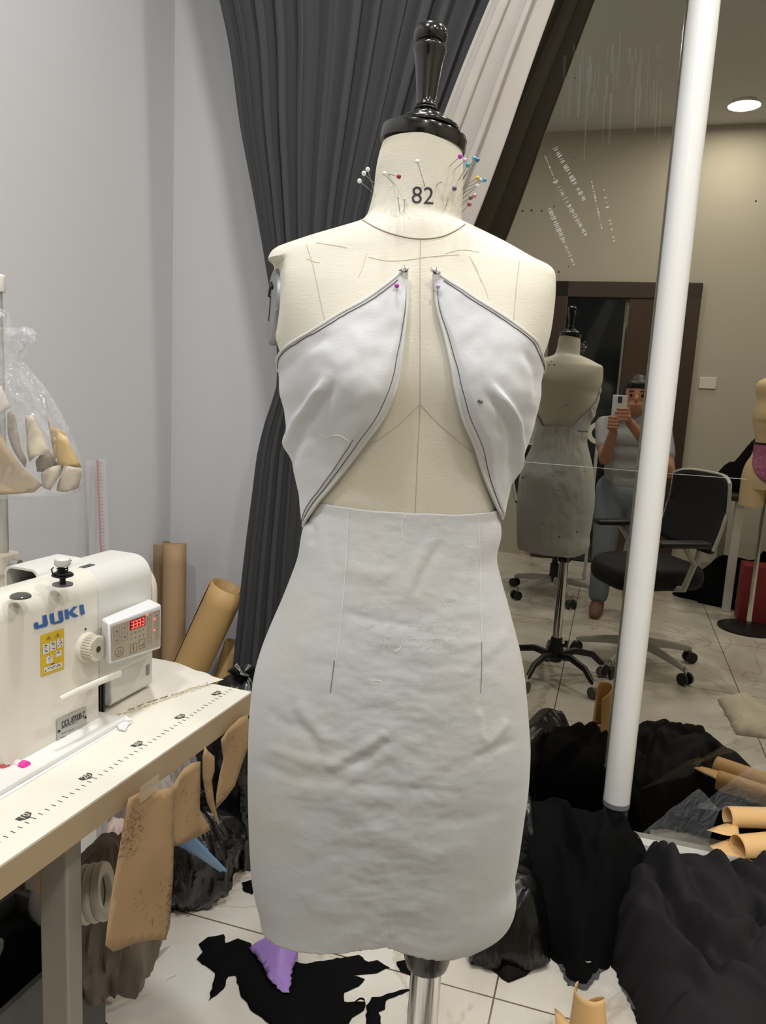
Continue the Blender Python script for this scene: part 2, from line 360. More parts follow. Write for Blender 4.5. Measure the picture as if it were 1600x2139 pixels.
for a in ((1160, 310, 1222, 420, 34, 7, 1.2), (1158, 375, 1226, 495, 36, 6, 1.2), (1148, 436, 1200, 556, 34, 6, 1.2), (1236, 380, 1258, 482, 24, 2, 1.6), (1138, 325, 1160, 378, 14, 1.5, 1.4), (1262, 400, 1290, 540, 12, 3, 1.6)):
    q = strokes(*a); part('tape_residue', q, sc_m, mir, sm=False, fix=False)
g = G()
for i in range(46):
    x = random.uniform(1180, 1390); y = random.uniform(60, 200); l_ = random.uniform(30, 150); w_ = random.uniform(.6, 3)
    g.add([onmir(x-w_, y), onmir(x+w_, y), onmir(x+w_*.6-l_*.04, y+l_), onmir(x-w_*.6-l_*.04, y+l_)], [(0, 1, 2, 3)])
part('dry_smears', g, hz, mir, sm=False, fix=False)
g = G()
dots = [(1157, 163), (1202, 163), (1168, 293), (1116, 340), (1199, 330), (1064, 438), (1072, 431), (1091, 440), (1110, 439), (1131, 440), (1157, 431), (1188, 557), (1167, 568), (1579, 420), (1152, 755), (1158, 762), (1147, 762), (1184, 846), (1170, 890), (1066, 1000), (1099, 996), (1131, 1025), (1167, 1024), (1133, 1094), (1158, 1102), (1092, 998), (1220, 985), (1156, 995), (1205, 1112), (1168, 1122)]
for (x, y) in dots:
    r_ = random.uniform(1.2, 2.4); n = 8
    part('speck', G().add([onmir(x+r_*cos(2*pi*k/n), y+r_*sin(2*pi*k/n)) for k in range(n)], [tuple(range(n))]), dot_m, mir, sm=False, fix=False)
g = G().add(*tube([onmir(1060, 962), onmir(1380, 988), onmir(1560, 1001)], .0006, 4))
part('painted_reflection_line', g, sc_m, mir)  # reflected line of the room, drawn onto the glass in the residue material

# ---------------- white pole in front of the mirror
pb = atpl(1288, 1670, NX*(DM-.1), NX); pt = atpl(1472, 0, NX*(DM-.1), NX)
zend = pb.z
pol = thing('white_pole', 'thick white round pole standing in black cloth right in front of the mirror', 'pole', (pb.x, pb.y, 0))
def poleline(z): k = (z-pb.z)/(pt.z-pb.z); return pb+(pt-pb)*k
part('tube', tube([poleline(z) for z in (zend, .6, 1.2, 2.0, 2.8, CEIL-.02)], .036, 40), M('glossy_white_tube', (226, 226, 224), .22), pol)
part('lower_collar', tube([poleline(z) for z in (zend, zend-.014)], .037, 40), M('grey_collar', (120, 120, 122), .3), pol)
part('foot', tube([poleline(z) for z in (zend-.012, .0)], .034, 40), black_pl, pol)
part('ceiling_plate', tube([poleline(z) for z in (CEIL-.03, CEIL-.001)], .06, 40), white_metal, pol)

# ---------------- curtains
def curtain(name, t, top, edges, mat, nf, amp, label, cat='curtain', rings=True, seed=0, nu=420, hook=.5, wob=1.0):
    """edges: list of (z, s_left, s_right)"""
    rows = []; zs = [e[0] for e in edges]; L_ = [(e[0], e[1]) for e in edges]; R_ = [(e[0], e[2]) for e in edges]
    z0 = min(zs); z1 = max(zs); nv = 60
    # warped fold phase
    ph = []
    for j in range(nu+1):
        u = j/nu; ph.append(u*nf+.55*noise.noise(Vector((u*nf*.45, seed, 0)))*wob)
    for i in range(nv+1):
        z = z1+(z0-z1)*i/nv; a = cint(L_, z); b_ = cint(R_, z); wdt = b_-a; row = []
        for j in range(nu+1):
            u = j/nu; p = ph[j]*2*pi; am = amp*min(1.4, max(.45, wdt/(R_[-1][1]-L_[-1][1])+.15))*(.8+.5*noise.noise(Vector((u*nf*.5, seed+4, z*.6))))
            d = am*(sin(p+.5*noise.noise(Vector((u*3, z*.9, seed))))+.22*sin(2.3*p+seed)); sh = .26*wdt/nf*sin(2*p)
            row.append(W(a+wdt*u+sh, t+d, z))
        rows.append(row)
    th = thing(name, label, cat, W((edges[0][1]+edges[0][2])/2, t, z0))
    part('cloth', grid(rows), mat, th, sol=.0015, ang=70)
    part('header_tape', G().add(*rbox((L_[-1][1]+R_[-1][1])/2, t, z1+.01, R_[-1][1]-L_[-1][1], amp*1.2, .05)), mat, th)
    return th
def cs(x, y, t): p = atpl(x, y, NX*t, NX); return p.dot(EX), p.z
cm = M('charcoal_curtain_cloth', (54, 54, 56), .85, bump=(700, .2), sheen=.05)
T1 = 2.03
def edge_at(pts, t, zs):
    tab = sorted([(cs(x, y, t)[1], cs(x, y, t)[0]) for x, y in pts]); return [cint(tab, z) for z in zs]
Lp = [(440, -120), (455, 0), (478, 100), (505, 300), (535, 450), (560, 600), (578, 740), (572, 830), (545, 900), (530, 1000), (518, 1100), (505, 1200), (494, 1320), (483, 1430), (480, 1500)]
Rp = [(1100, -140), (1045, 0), (1000, 95), (945, 240), (880, 380), (830, 500), (790, 640), (780, 800), (790, 1000), (800, 1200), (810, 1500)]
zs = [.04, .35, .6, .8, 1.0, 1.1, 1.2, 1.3, 1.45, 1.6, 1.8, 2.0, 2.2, 2.36, 2.6, 3.05]
Le = edge_at(Lp, T1, zs); Re = edge_at(Rp, T1, zs)
ztop = cs(455, 0, T1)[1]
def extr(v, zs, k0):    # straight continuation above the frame
    return v
eds = [(z, a, b_) for z, a, b_ in zip(zs, Le, Re)]
sl = (Re[11]-Re[9])/(zs[11]-zs[9])
eds = [(z, a if z < 2.4 else Le[11]+(Le[11]-Le[9])/(.4)*(z-2.0), b_ if z < 2.3 else Re[11]+sl*(z-2.0)) for z, a, b_ in eds]
curtain('charcoal_curtain', T1, 3.05, eds, cm, 11.5, .038, 'dark charcoal pleated curtain drawn aside behind the dress form', seed=2)
wm = M('cream_curtain_cloth', (170, 165, 158), .8, bump=(500, .15), rgb2=(158, 150, 141), vscale=4)
T2 = 1.98
Lw = [(1045, 0), (1000, 95), (945, 240), (880, 390), (800, 570), (700, 800)]
Rw = [(1138, 0), (1100, 128), (1050, 272), (1010, 385), (975, 472), (900, 640), (790, 860)]
zs2 = [1.15, 1.3, 1.5, 1.7, 1.9, 2.1, 2.25, 2.4]
La = edge_at(Lw, T2, zs2); Ra = edge_at(Rw, T2, zs2); s1 = (La[5]-La[3])/.4; s2 = (Ra[5]-Ra[3])/.4
e2 = [(z, a-.02 if z < 2.2 else La[5]-.02+s1*(z-2.1), b_ if z < 2.2 else Ra[5]+s2*(z-2.1)) for z, a, b_ in zip(zs2+[3.05], La+[0], Ra+[0])]
curtain('cream_curtain', T2, 3.05, e2, wm, 2.2, .016, 'narrow cream lining curtain slanting beside the charcoal curtain', seed=5, nu=90)
rod = thing('curtain_rod', 'white curtain rod above the charcoal and cream curtains', 'curtain rod', W(0, T1, 3.1))
part('rod', tube([W(-1.3, T1, 3.1), W(1.2, T1, 3.1)], .014, 16), white_metal, rod)
for s in (-1.2, 1.1): part('bracket', tube([W(s, T1, 3.11), W(s, T1, CEIL)], .008, 8), white_metal, rod)

# ================================================ DRESS FORM
ZM = .90
def lr(pts, side):   # silhouettes -> (z, x)
    return sorted([(atY(x, y, ZM).z, atY(x, y, ZM).x) for x, y in pts])
NECK_L = [(793, 296), (786, 318), (779, 350), (773, 400), (766, 430), (758, 452)]
NECK_R = [(971, 304), (973, 330), (974, 400), (972, 440), (973, 468)]
SH_L = [(742, 466), (700, 479), (640, 496), (592, 512), (566, 522), (555, 534), (551, 552)]
SH_R = [(985, 474), (1020, 490), (1070, 514), (1130, 548), (1155, 560), (1164, 570), (1167, 584)]
ARM_L = [(552, 600), (560, 665), (572, 715), (584, 755)]
ARM_R = [(1163, 630), (1152, 700), (1139, 740), (1124, 772)]
BODY_L = [(589, 775), (594, 820), (600, 870), (607, 915), (617, 960), (628, 1010), (634, 1060), (636, 1110), (633, 1150), (616, 1200), (597, 1250), (574, 1300), (555, 1350), (540, 1400), (531, 1450), (527, 1500), (525, 1560), (526, 1650), (530, 1750), (540, 1850)]
BODY_R = [(1117, 800), (1116, 835), (1108, 880), (1092, 935), (1072, 985), (1056, 1035), (1046, 1085), (1038, 1125), (1036, 1160), (1045, 1205), (1055, 1255), (1068, 1305), (1080, 1355), (1090, 1405), (1095, 1455), (1099, 1505), (1101, 1560), (1097, 1640), (1090, 1720), (1080, 1820)]
TL = lr(NECK_L+SH_L+ARM_L+BODY_L, 0); TR = lr(NECK_R+SH_R+ARM_R+BODY_R, 1)
def zc(y, x=870): return atY(x, y, ZM).z
FRONT = sorted([(zc(y), d) for y, d in ((295, .050), (400, .054), (455, .058), (490, .066), (540, .074), (620, .088), (700, .098), (790, .104), (880, .094), (980, .085), (1080, .080), (1180, .088), (1300, .098), (1400, .102), (1550, .102), (1850, .095))])
BACK = sorted([(zc(y), d) for y, d in ((295, .050), (400, .055), (455, .062), (490, .075), (560, .092), (700, .105), (880, .092), (1080, .072), (1180, .085), (1330, .115), (1450, .128), (1600, .122), (1850, .110))])
EXPO = sorted([(zc(y), d) for y, d in ((295, 2.0), (470, 2.0), (540, 2.3), (620, 2.8), (760, 2.5), (900, 2.15), (1100, 2.1), (1500, 2.2), (1900, 2.3))])
YAW = radians(6)
Z_TOP = zc(297); Z_WA = zc(1075); Z_BU = zc(800); Z_HEM = zc(1950); Z_SH = zc(545); Z_NB = zc(480)
def ring(z):
    return cint(TL, z), cint(TR, z), cint(FRONT, z), cint(BACK, z), cint(EXPO, z)
def body(th, z, off=0.0, bust=1.0):
    l, r, bf, bb, k = ring(z); c = (l+r)/2; a = (r-l)/2*.985; ph = th+YAW; sx, sy = sin(ph), -cos(ph); b_ = bf if sy < 0 else bb
    rr = (abs(sx/a)**k+abs(sy/b_)**k)**(-1/k)
    # bust
    if abs(th) < 1.6:
        zz = (z-Z_BU); wz = .058 if zz < 0 else .085
        for s in (-1, 1):
            d = (th-s*.60)/.42; rr += .020*bust*exp(-d*d)*exp(-(zz/wz)**2)
        rr -= .006*bust*exp(-(th/.2)**2)*exp(-(zz/.07)**2)
    rr += off
    return Vector((c+rr*sx, ZM+rr*sy, z))
def form_surface(z0, z1, nz, nt, off=0, zmap=None):
    rows = []
    for i in range(nz+1):
        z = z0+(z1-z0)*i/nz
        rows.append([body(-pi+2*pi*j/nt, z, off) for j in range(nt)])
    return rows
form = thing('dress_form', 'cream linen dress form marked 82 on a chrome pole, centre of the room', 'dress form', (.02, ZM, 0))
pn = Vector((-.955, -.29, .05)).normalized(); pcx = atY(572.5, 642, ZM)
rows = form_surface(zc(1600), Z_TOP-.004, 230, 144, -.003)
for r in rows:
    for j, p in enumerate(r):
        if p.x < -.06 and zc(745) < p.z < zc(562):
            d = (p-pcx).dot(pn)
            if d > 0: r[j] = p-pn*d
# cap off the neck slightly domed
tg = G().add(*grid(rows, True, True))
torso = part('torso', tg, linen, form, ang=60)
bvh = BVHTree.FromPolygons([tuple(p) for p in tg.v], tg.f)
def hit(x, y, off=0.0):
    """point on the form under an image position (slides inward if the ray misses)"""
    for k in range(60):
        xx = x+(870-x)*k*.004; d = ray(xx, y).normalized(); r = bvh.ray_cast(CAM, d)
        if r[0] is not None:
            nn = r[1];
            if nn.dot(d) > 0: nn = -nn
            return r[0]+nn*off, nn
    return atY(x, y, ZM), Vector((0, -1, 0))
def tz(x, y):
    p, n = hit(x, y); l, r, *_ = ring(p.z); return atan2(p.x-(l+r)/2, -(p.y-ZM))-YAW, p.z
# tailoring seam threads printed into the linen
sm_ = M('seam_thread', (186, 176, 152), .8)
def surf_line(pts, r, off, n=6, mat=sm_, name='seam', par=None, **kw):
    P = []
    for p in smooth_path([(x, y, 0) for x, y in pts], n): P.append(hit(p.x, p.y, off)[0])
    return part(name, tube(P, r, 5), mat, par, **kw)
surf_line([(878, 500), (877, 650), (877, 845), (872, 950), (867, 1070)], .0005, .0001, 10, par=form)
surf_line([(757, 460), (790, 478), (830, 492), (875, 499), (920, 495), (955, 480), (972, 468)], .0007, .0001, 10, M('neck_seam', (140, 132, 116), .8), 'neck_seam', form)
surf_line([(877, 843), (855, 866), (825, 893), (780, 925)], .0004, .0001, 8, par=form)
surf_line([(877, 843), (900, 868), (935, 902), (985, 945)], .0004, .0001, 8, par=form)
surf_line([(640, 510), (655, 560), (672, 640), (682, 680)], .0004, .0001, 8, par=form)
surf_line([(1085, 545), (1078, 600), (1072, 680)], .0004, .0001, 8, par=form)
pk = M('pink_chalk', (204, 184, 166), .9)
for pts in (((660, 507), (700, 513), (725, 518)), ((770, 537), (810, 545), (850, 543), (900, 536), (960, 532)), ((930, 530), (965, 522), (1000, 527)), ((980, 535), (995, 560), (1005, 590)), ((766, 530), (757, 560), (748, 580)), ((985, 545), (1012, 600), (1020, 625)), ((640, 540), (655, 546), (668, 549))):
    surf_line(pts, .0004, .0000, 6, pk, 'chalk_mark', form)
# armhole plate on the form's right side (left in the photo)
pz0, pz1 = zc(560, 560), zc(722, 575)
apz = (pz0+pz1)/2; aph = -pi/2-YAW+.12
pc = body(aph, apz, .0015); pass
tu = Vector((0, 0, 1)) - pn*pn.z; tu.normalize(); tu = (tu + Vector((.10, 0, 0))).normalized(); tv = pn.cross(tu).normalized(); tu = tv.cross(pn)
hh = (pz0-pz1)/2
ap = G(); n = 40; rows = []
for rr, o in ((0.0001, .004), (.8, .004), (.96, .003), (1, 0), (1, -.006)):
    rows.append([pcx+pn*(o+.0005)+tu*(hh*rr*cos(2*pi*j/n))+tv*(.042*rr*sin(2*pi*j/n)) for j in range(n)])
ap.add(*grid(rows, True, True)); plate = part('armhole_plate', ap, M('grey_plate', (150, 152, 156), .45, .6), form, label='grey metal armhole plate')
part('slot', tube([pcx+tu*.012+pn*.004, pcx+tu*-.016+pn*.004], .0016, 8), black_pl, plate)
part('slot_hook', tube([pcx+tu*.02+pn*.005+tv*-.012, pcx+tu*.026+pn*.005, pcx+tu*.012+pn*.005+tv*.01], .0022, 8), black_pl, plate)
for q in range(6):
    a = 2*pi*q/6+.4; c = pcx+tu*(hh*.82*cos(a))+tv*(.042*sin(a))+pn*.0025
    part('rivet', lathe([(.0001, .001), (.0011, .0008), (.0013, 0)], 10, basis(c, tu, tv)), chrome, plate)
# size number
tx = text_geo('82', .0245, 0, -.0001); nn = []
zt = (atY(870, 410, ZM-.055)); tg2 = G()
bmx = bmesh.new(); vv = [bmx.verts.new(p) for p in tx.v]
for f in tx.f:
    try: bmx.faces.new([vv[i] for i in f])
    except ValueError: pass
bmesh.ops.triangulate(bmx, faces=bmx.faces); bmesh.ops.subdivide_edges(bmx, edges=bmx.edges, cuts=1)
bmx.verts.index_update()
ca = atY(883, 410, ZM-.055); axx = (atY(905, 411.5, ZM-.055)-ca).normalized(); axz = (atY(884, 390, ZM-.055)-ca).normalized()
for v in bmx.verts:
    p = ca+axx*v.co.x+axz*v.co.y; d = (p-CAM).normalized(); r = bvh.ray_cast(CAM, d); tg2.v.append(r[0]-d*.0006 if r[0] else p)
tg2.f = [tuple(v.index for v in f.verts) for f in bmx.faces]; bmx.free()
part('size_number', tg2, M('printed_ink', (44, 40, 46), .7), form, sm=False, fix=False)
# neck cap and turned handle
cc = atY(884, 296, ZM); tipk = atY(901, 58, ZM+.01)
kax = (tipk-cc).normalized(); capn = Vector((.10, -.05, 1)).normalized()
capn = Vector((-.115*-1, .0, 1)).normalized()
mtc = basis(cc+capn*-.006, Vector((0, 0, 1)).cross(capn).orthogonal() if 0 else capn.cross(Vector((0, 1, 0))), capn.cross(capn.cross(Vector((0, 1, 0)))).normalized()*1, capn)
cw = (atY(971, 300, ZM)-atY(791, 290, ZM)).length/2
capP = [(.001, .0), (cw*.99, .0), (cw*1.005, .002), (cw*1.005, .012), (cw*.99, .0145), (cw*.85, .016), (.001, .017)]
part('neck_cap', lathe(capP, 64, mtc), black_lac, form, ang=40)
hl = (tipk-cc).length
mth = basis(cc, kax.cross(Vector((0, 1, 0))), kax.cross(kax.cross(Vector((0, 1, 0)))), kax)
s = .001
pr = [((w_)/2*.000515, (296-y)/238*hl) for w_, y in ((150, 276), (150, 268), (134, 265), (128, 261), (102, 258), (98, 250), (86, 247), (60, 243), (58, 238), (50, 236), (56, 233), (56, 230), (44, 228), (48, 225), (48, 222), (44, 219), (43, 205), (50, 170), (60, 130), (70, 108), (70, 101), (58, 97), (53, 95), (54, 92), (64, 89), (71, 80), (71, 71), (64, 61), (46, 54), (24, 51.5), (1, 51))]
part('handle', lathe(smooth_path([(r, z, 0) for r, z in pr], 3) and [(max(.0003, p.x), p.y) for p in smooth_path([(r, z, 0) for r, z in pr], 3)], 48, mth), black_lac, form, ang=50)
# pole and castor base
pp = atY(893, 1985, ZM); PX, PY = pp.x, ZM
pp2 = Vector((PX, PY, 0))
part('pole_socket', lathe([(.012, -.002), (.028, 0), (.031, .012), (.031, .07), (.024, .09)], 32, Matrix.Translation((PX, PY, pp.z-.018))), black_lac, form)
part('pole', lathe([(.0205, .15), (.0205, pp.z)], 32, Matrix.Translation((PX, PY, 0))), chrome, form)
part('inner_support', tube([Vector((PX, PY, pp.z)), Vector((.03, ZM, zc(1590)))], .02, 12), dark_metal, form)
part('hub', lathe([(.03, .09), (.034, .1), (.034, .16), (.027, .17), (.027, .2), (.024, .205)], 24, Matrix.Translation((PX, PY, 0))), black_pl, form)
part('clamp_knob', tube([Vector((PX+.03, PY+.02, .18)), Vector((PX+.06, PY+.04, .185)), Vector((PX+.06, PY+.04, .21))], .008, 8), black_pl, form)
for q in range(5):
    a = 2*pi*q/5+.45; d = Vector((cos(a), sin(a), 0)); o = Vector((PX, PY, 0))
    lg = part('base_leg', tube([o+d*.03+Z3*.12, o+d*.1+Z3*.135, o+d*.19+Z3*.115, o+d*.235+Z3*.075, o+d*.25+Z3*.07], lambda t: .018-.006*t, 10, flat=.9), black_pl, form)
    cst = part('castor', tube([o+d*.25-d.cross(Z3)*.011+Z3*.026, o+d*.25+d.cross(Z3)*.011+Z3*.026], .026, 20), M('grey_castor', (90, 90, 92), .4), form)
    part('castor_stem', tube([o+d*.25+Z3*.03, o+d*.25+Z3*.085], .007, 8), chrome, cst)

# ================================================ TOILE DRESS
dressT = thing('toile_dress', 'unfinished white muslin halter dress with open midriff pinned on the dress form', 'dress', (.02, ZM-.02, Z_HEM))
# skirt silhouettes
SK_L = [(652, 1058), (636, 1090), (629, 1118), (622, 1160), (606, 1205), (588, 1250), (566, 1300), (546, 1350), (532, 1400), (525, 1450), (521, 1500), (519, 1550), (518, 1620), (519, 1700), (523, 1800), (528, 1850), (540, 1900), (550, 1945), (566, 1962)]
SK_R = [(1040, 1075), (1045, 1092), (1046, 1115), (1037, 1160), (1046, 1205), (1060, 1255), (1073, 1305), (1086, 1355), (1095, 1405), (1100, 1455), (1104, 1505), (1107, 1560), (1103, 1640), (1095, 1700), (1083, 1790), (1076, 1832), (1079, 1880), (1070, 1915), (1050, 1940), (1010, 1962)]
KL = lr(SK_L, 0); KR = lr(SK_R, 1)
zwl = atY(850, 1072, ZM-.088).z; zF_ = atY(800, 1990, ZM-.065).z; zS_ = zc(1936, 555)
def px_of(p):     # project to photo px, used to place sewn details
    d = p-CAM; zc_ = d.dot(fw); return 800+FPX*d.dot(cx_)/zc_, 1069.5-FPX*d.dot(cy_)/zc_
CR = []   # creases on the skirt: polyline px, height, width(px)
def seg(px, py, P):
    best = (9e9, 0, 0)
    for i in range(len(P)-1):
        ax, ay = P[i]; bx, by = P[i+1]; L2 = (bx-ax)**2+(by-ay)**2; t = max(0, min(1, ((px-ax)*(bx-ax)+(py-ay)*(by-ay))/L2))
        qx, qy = px-ax-t*(bx-ax), py-ay-t*(by-ay); d2 = qx*qx+qy*qy
        if d2 < best[0]: best = (d2, (bx-ax)*(py-ay)-(by-ay)*(px-ax), (i+t)/(len(P)-1))
    return sqrt(best[0]), (1 if best[1] > 0 else -1), best[2]
SKC = [([(728, 1068), (722, 1180), (712, 1300), (697, 1400), (690, 1500)], -.0032, 5), ([(1000, 1080), (1003, 1200), (1006, 1330), (1005, 1450), (1000, 1540)], -.003, 5),
       ([(820, 1520), (770, 1560), (710, 1592), (680, 1600)], .006, 14), ([(812, 1540), (770, 1578), (700, 1612)], -.006, 14), ([(620, 1460), (650, 1510), (700, 1560)], .004, 14), ([(615, 1500), (650, 1545), (668, 1585)], -.004, 12),
       ([(540, 1590), (600, 1620), (700, 1632), (860, 1650), (1000, 1648)], -.0035, 14), ([(560, 1560), (640, 1590), (760, 1610)], .003, 12), ([(700, 1685), (790, 1730), (900, 1775)], .0035, 20), ([(1010, 1560), (1040, 1530), (1060, 1500)], .004, 10), ([(990, 1585), (1030, 1565), (1075, 1545)], -.004, 10), ([(1000, 1480), (1003, 1530), (1008, 1550)], .004, 6),
       ([(905, 1120), (870, 1180), (845, 1250)], .003, 12), ([(925, 1130), (890, 1190), (860, 1250)], -.0025, 10), ([(985, 1130), (970, 1200), (960, 1250)], .0025, 10), ([(715, 1280), (800, 1300), (880, 1312)], -.0025, 10), ([(720, 1190), (790, 1200), (830, 1195)], .003, 14), ([(1010, 1340), (960, 1350), (900, 1330)], .0022, 10), ([(1060, 1320), (1020, 1360), (950, 1420)], .0022, 14),
       ([(640, 1330), (620, 1420), (612, 1470)], .0025, 16), ([(560, 1480), (580, 1500), (640, 1540)], -.0022, 12), ([(900, 1720), (1000, 1705), (1060, 1690)], -.003, 16), ([(620, 1860), (700, 1900), (760, 1905)], .003, 22), ([(800, 1760), (900, 1790), (1000, 1770)], .003, 22), ([(660, 1800), (720, 1770), (800, 1765)], -.0025, 18), ([(640, 1080), (655, 1110), (650, 1140)], -.004, 9), ([(690, 1110), (690, 1150), (700, 1190)], -.002, 12)]
rows = []; NZ = 300; NT = 300; zb = Z_HEM
for i in range(NZ+1):
    row = []
    for j in range(NT):
        th = -pi+2*pi*j/NT; u = i/NZ
        # slanted waist line and gently uneven hem
        xx = sin(th+YAW)
        zt_ = zwl + .0008*noise.noise(Vector((th*3, 1, 0)))
        if abs(th) > 1.7: zt_ += -.0
        zbm = (zF_+(zS_-zF_)*abs(xx)**1.6 if abs(th) < 1.6 else zS_)+.003*noise.noise(Vector((th*2.3, 9, 0)))+.002*noise.noise(Vector((th*14, 9, 4)))
        z = zt_+(zbm-zt_)*u
        l = cint(KL, z); r = cint(KR, z); c = (l+r)/2; a = (r-l)/2*.99
        bf = cint(FRONT, z)+.006-.045*max(0, (u-.45)/.55)**1.6; bb = cint(BACK, z)+.006+.01*u
        k = 2.25; ph = th+YAW; sx, sy = sin(ph), -cos(ph); b_ = bf if sy < 0 else bb
        rr = (abs(sx/a)**k+abs(sy/b_)**k)**(-1/k)
        p = Vector((c+rr*sx, ZM+rr*sy, z))
        if sy < .3:
            X, Y_ = px_of(p); dd = 0
            for P, hgt, wd in SKC:
                if abs(X-P[0][0]) > 420: continue
                ds, sd, tt = seg(X, Y_, P)
                if ds < wd*3: dd += hgt*.55*exp(-(ds/wd)**2)*min(1, 6*tt+.25)*min(1, 5*(1-tt)+.1)
            side = max(0, 1-abs(sx)**3)
            dd += .0022*fbm(X/95, Y_/60, 3, 3)*side*(.35+.8*min(1, u*2))
            dd +=   .0004*fbm(X/22, Y_/14, 8, 2)*side
            rr += dd
        else: rr += .006*fbm(th*2.2, z*9, 5, 3)
        row.append(Vector((c+rr*sx, ZM+rr*sy, z)))
    rows.append(row)
skirt_rows = rows
sg = G().add(*grid(rows, True)); skirt = part('skirt', sg, muslin, dressT, ang=80, sol=.0012)
sbvh = BVHTree.FromPolygons([tuple(p) for p in sg.v], sg.f)
def shit(x, y, off=.0008):
    d = ray(x, y).normalized(); r = sbvh.ray_cast(CAM, d)
    return (r[0]-d*off) if r[0] else atY(x, y, ZM-.08)
def sline(name, pts, r, mat, par, n=6, lift=.0008):
    P = [shit(p.x, p.y, lift) for p in smooth_path([(x, y, 0) for x, y in pts], n)]
    return part(name, tube(P, r, 5), mat, par)
seamw = M('dart_ridge', (222, 222, 222), .8); seamd = M('dart_grey_thread', (112, 114, 114), .8); thr = M('loose_white_thread', (232, 230, 224), .8)  # pale line for the dart seam, grey line for its lower end
sline('dart_seam', [(727, 1068), (722, 1180), (712, 1300), (700, 1390)], .0006, seamw, skirt, 10)
sline('dart_seam', [(1000, 1080), (1003, 1200), (1006, 1330)], .0006, seamw, skirt, 10)
sline('dart_point_thread', [(698, 1380), (694, 1415), (690, 1447)], .0005, seamd, skirt)
sline('dart_point_thread', [(1006, 1340), (1006, 1400), (1004, 1448)], .0004, seamd, skirt)
for pts in (((842, 1080), (846, 1095), (840, 1130)), ((660, 1052), (690, 1058), (720, 1068)), ((835, 1385), (826, 1350), (838, 1352)), ((776, 1421), (785, 1424), (796, 1423)), ((965, 1082), (985, 1074), (999, 1080)), ((668, 912), (680, 906), (690, 907))):
    pass
for pts in (((848, 1078), (838, 1098), (841, 1125)), ((824, 1362), (832, 1358), (838, 1351)), ((776, 1422), (786, 1421), (796, 1424))):
    sline('loose_thread', pts, .0005, thr, skirt)
# faint reversed newsprint ghosting through the cloth
inkp = M('ghost_print', (186, 188, 186), .9); inkr = M('ghost_print_red', (205, 190, 184), .9)
def ghost(y0, x0, x1, h, n, mat, seed):
    g = G(); random.seed(seed); x = x0
    while x < x1:
        w_ = random.uniform(3, 8)
        if random.random() < .72:
            for q in range(random.randint(2, 4)):
                xa = x+random.uniform(0, w_*.6); ya = y0+(x-x0)*.035+random.uniform(-h/2, h/2); ww = random.uniform(1, w_*.7); h_ = random.uniform(.8, 2.2)
                g.add([shit(xa, ya), shit(xa+ww, ya+.05*ww), shit(xa+ww, ya+h_+.05*ww), shit(xa, ya+h_)], [(0, 1, 2, 3)])
        x += w_+1.5
    return part('ghost_lettering', g, mat, skirt, sm=False, fix=False)
ghost(1265, 745, 818, 18, 1, inkp, 1); ghost(1270, 836, 890, 34, 1, inkr, 2); ghost(1262, 918, 960, 22, 1, inkp, 4)
ghost(1306, 745, 955, 11, 1, inkp, 3); ghost(1332, 770, 945, 8, 1, inkp, 5); ghost(1347, 760, 965, 8, 1, inkp, 6)
random.seed(11)

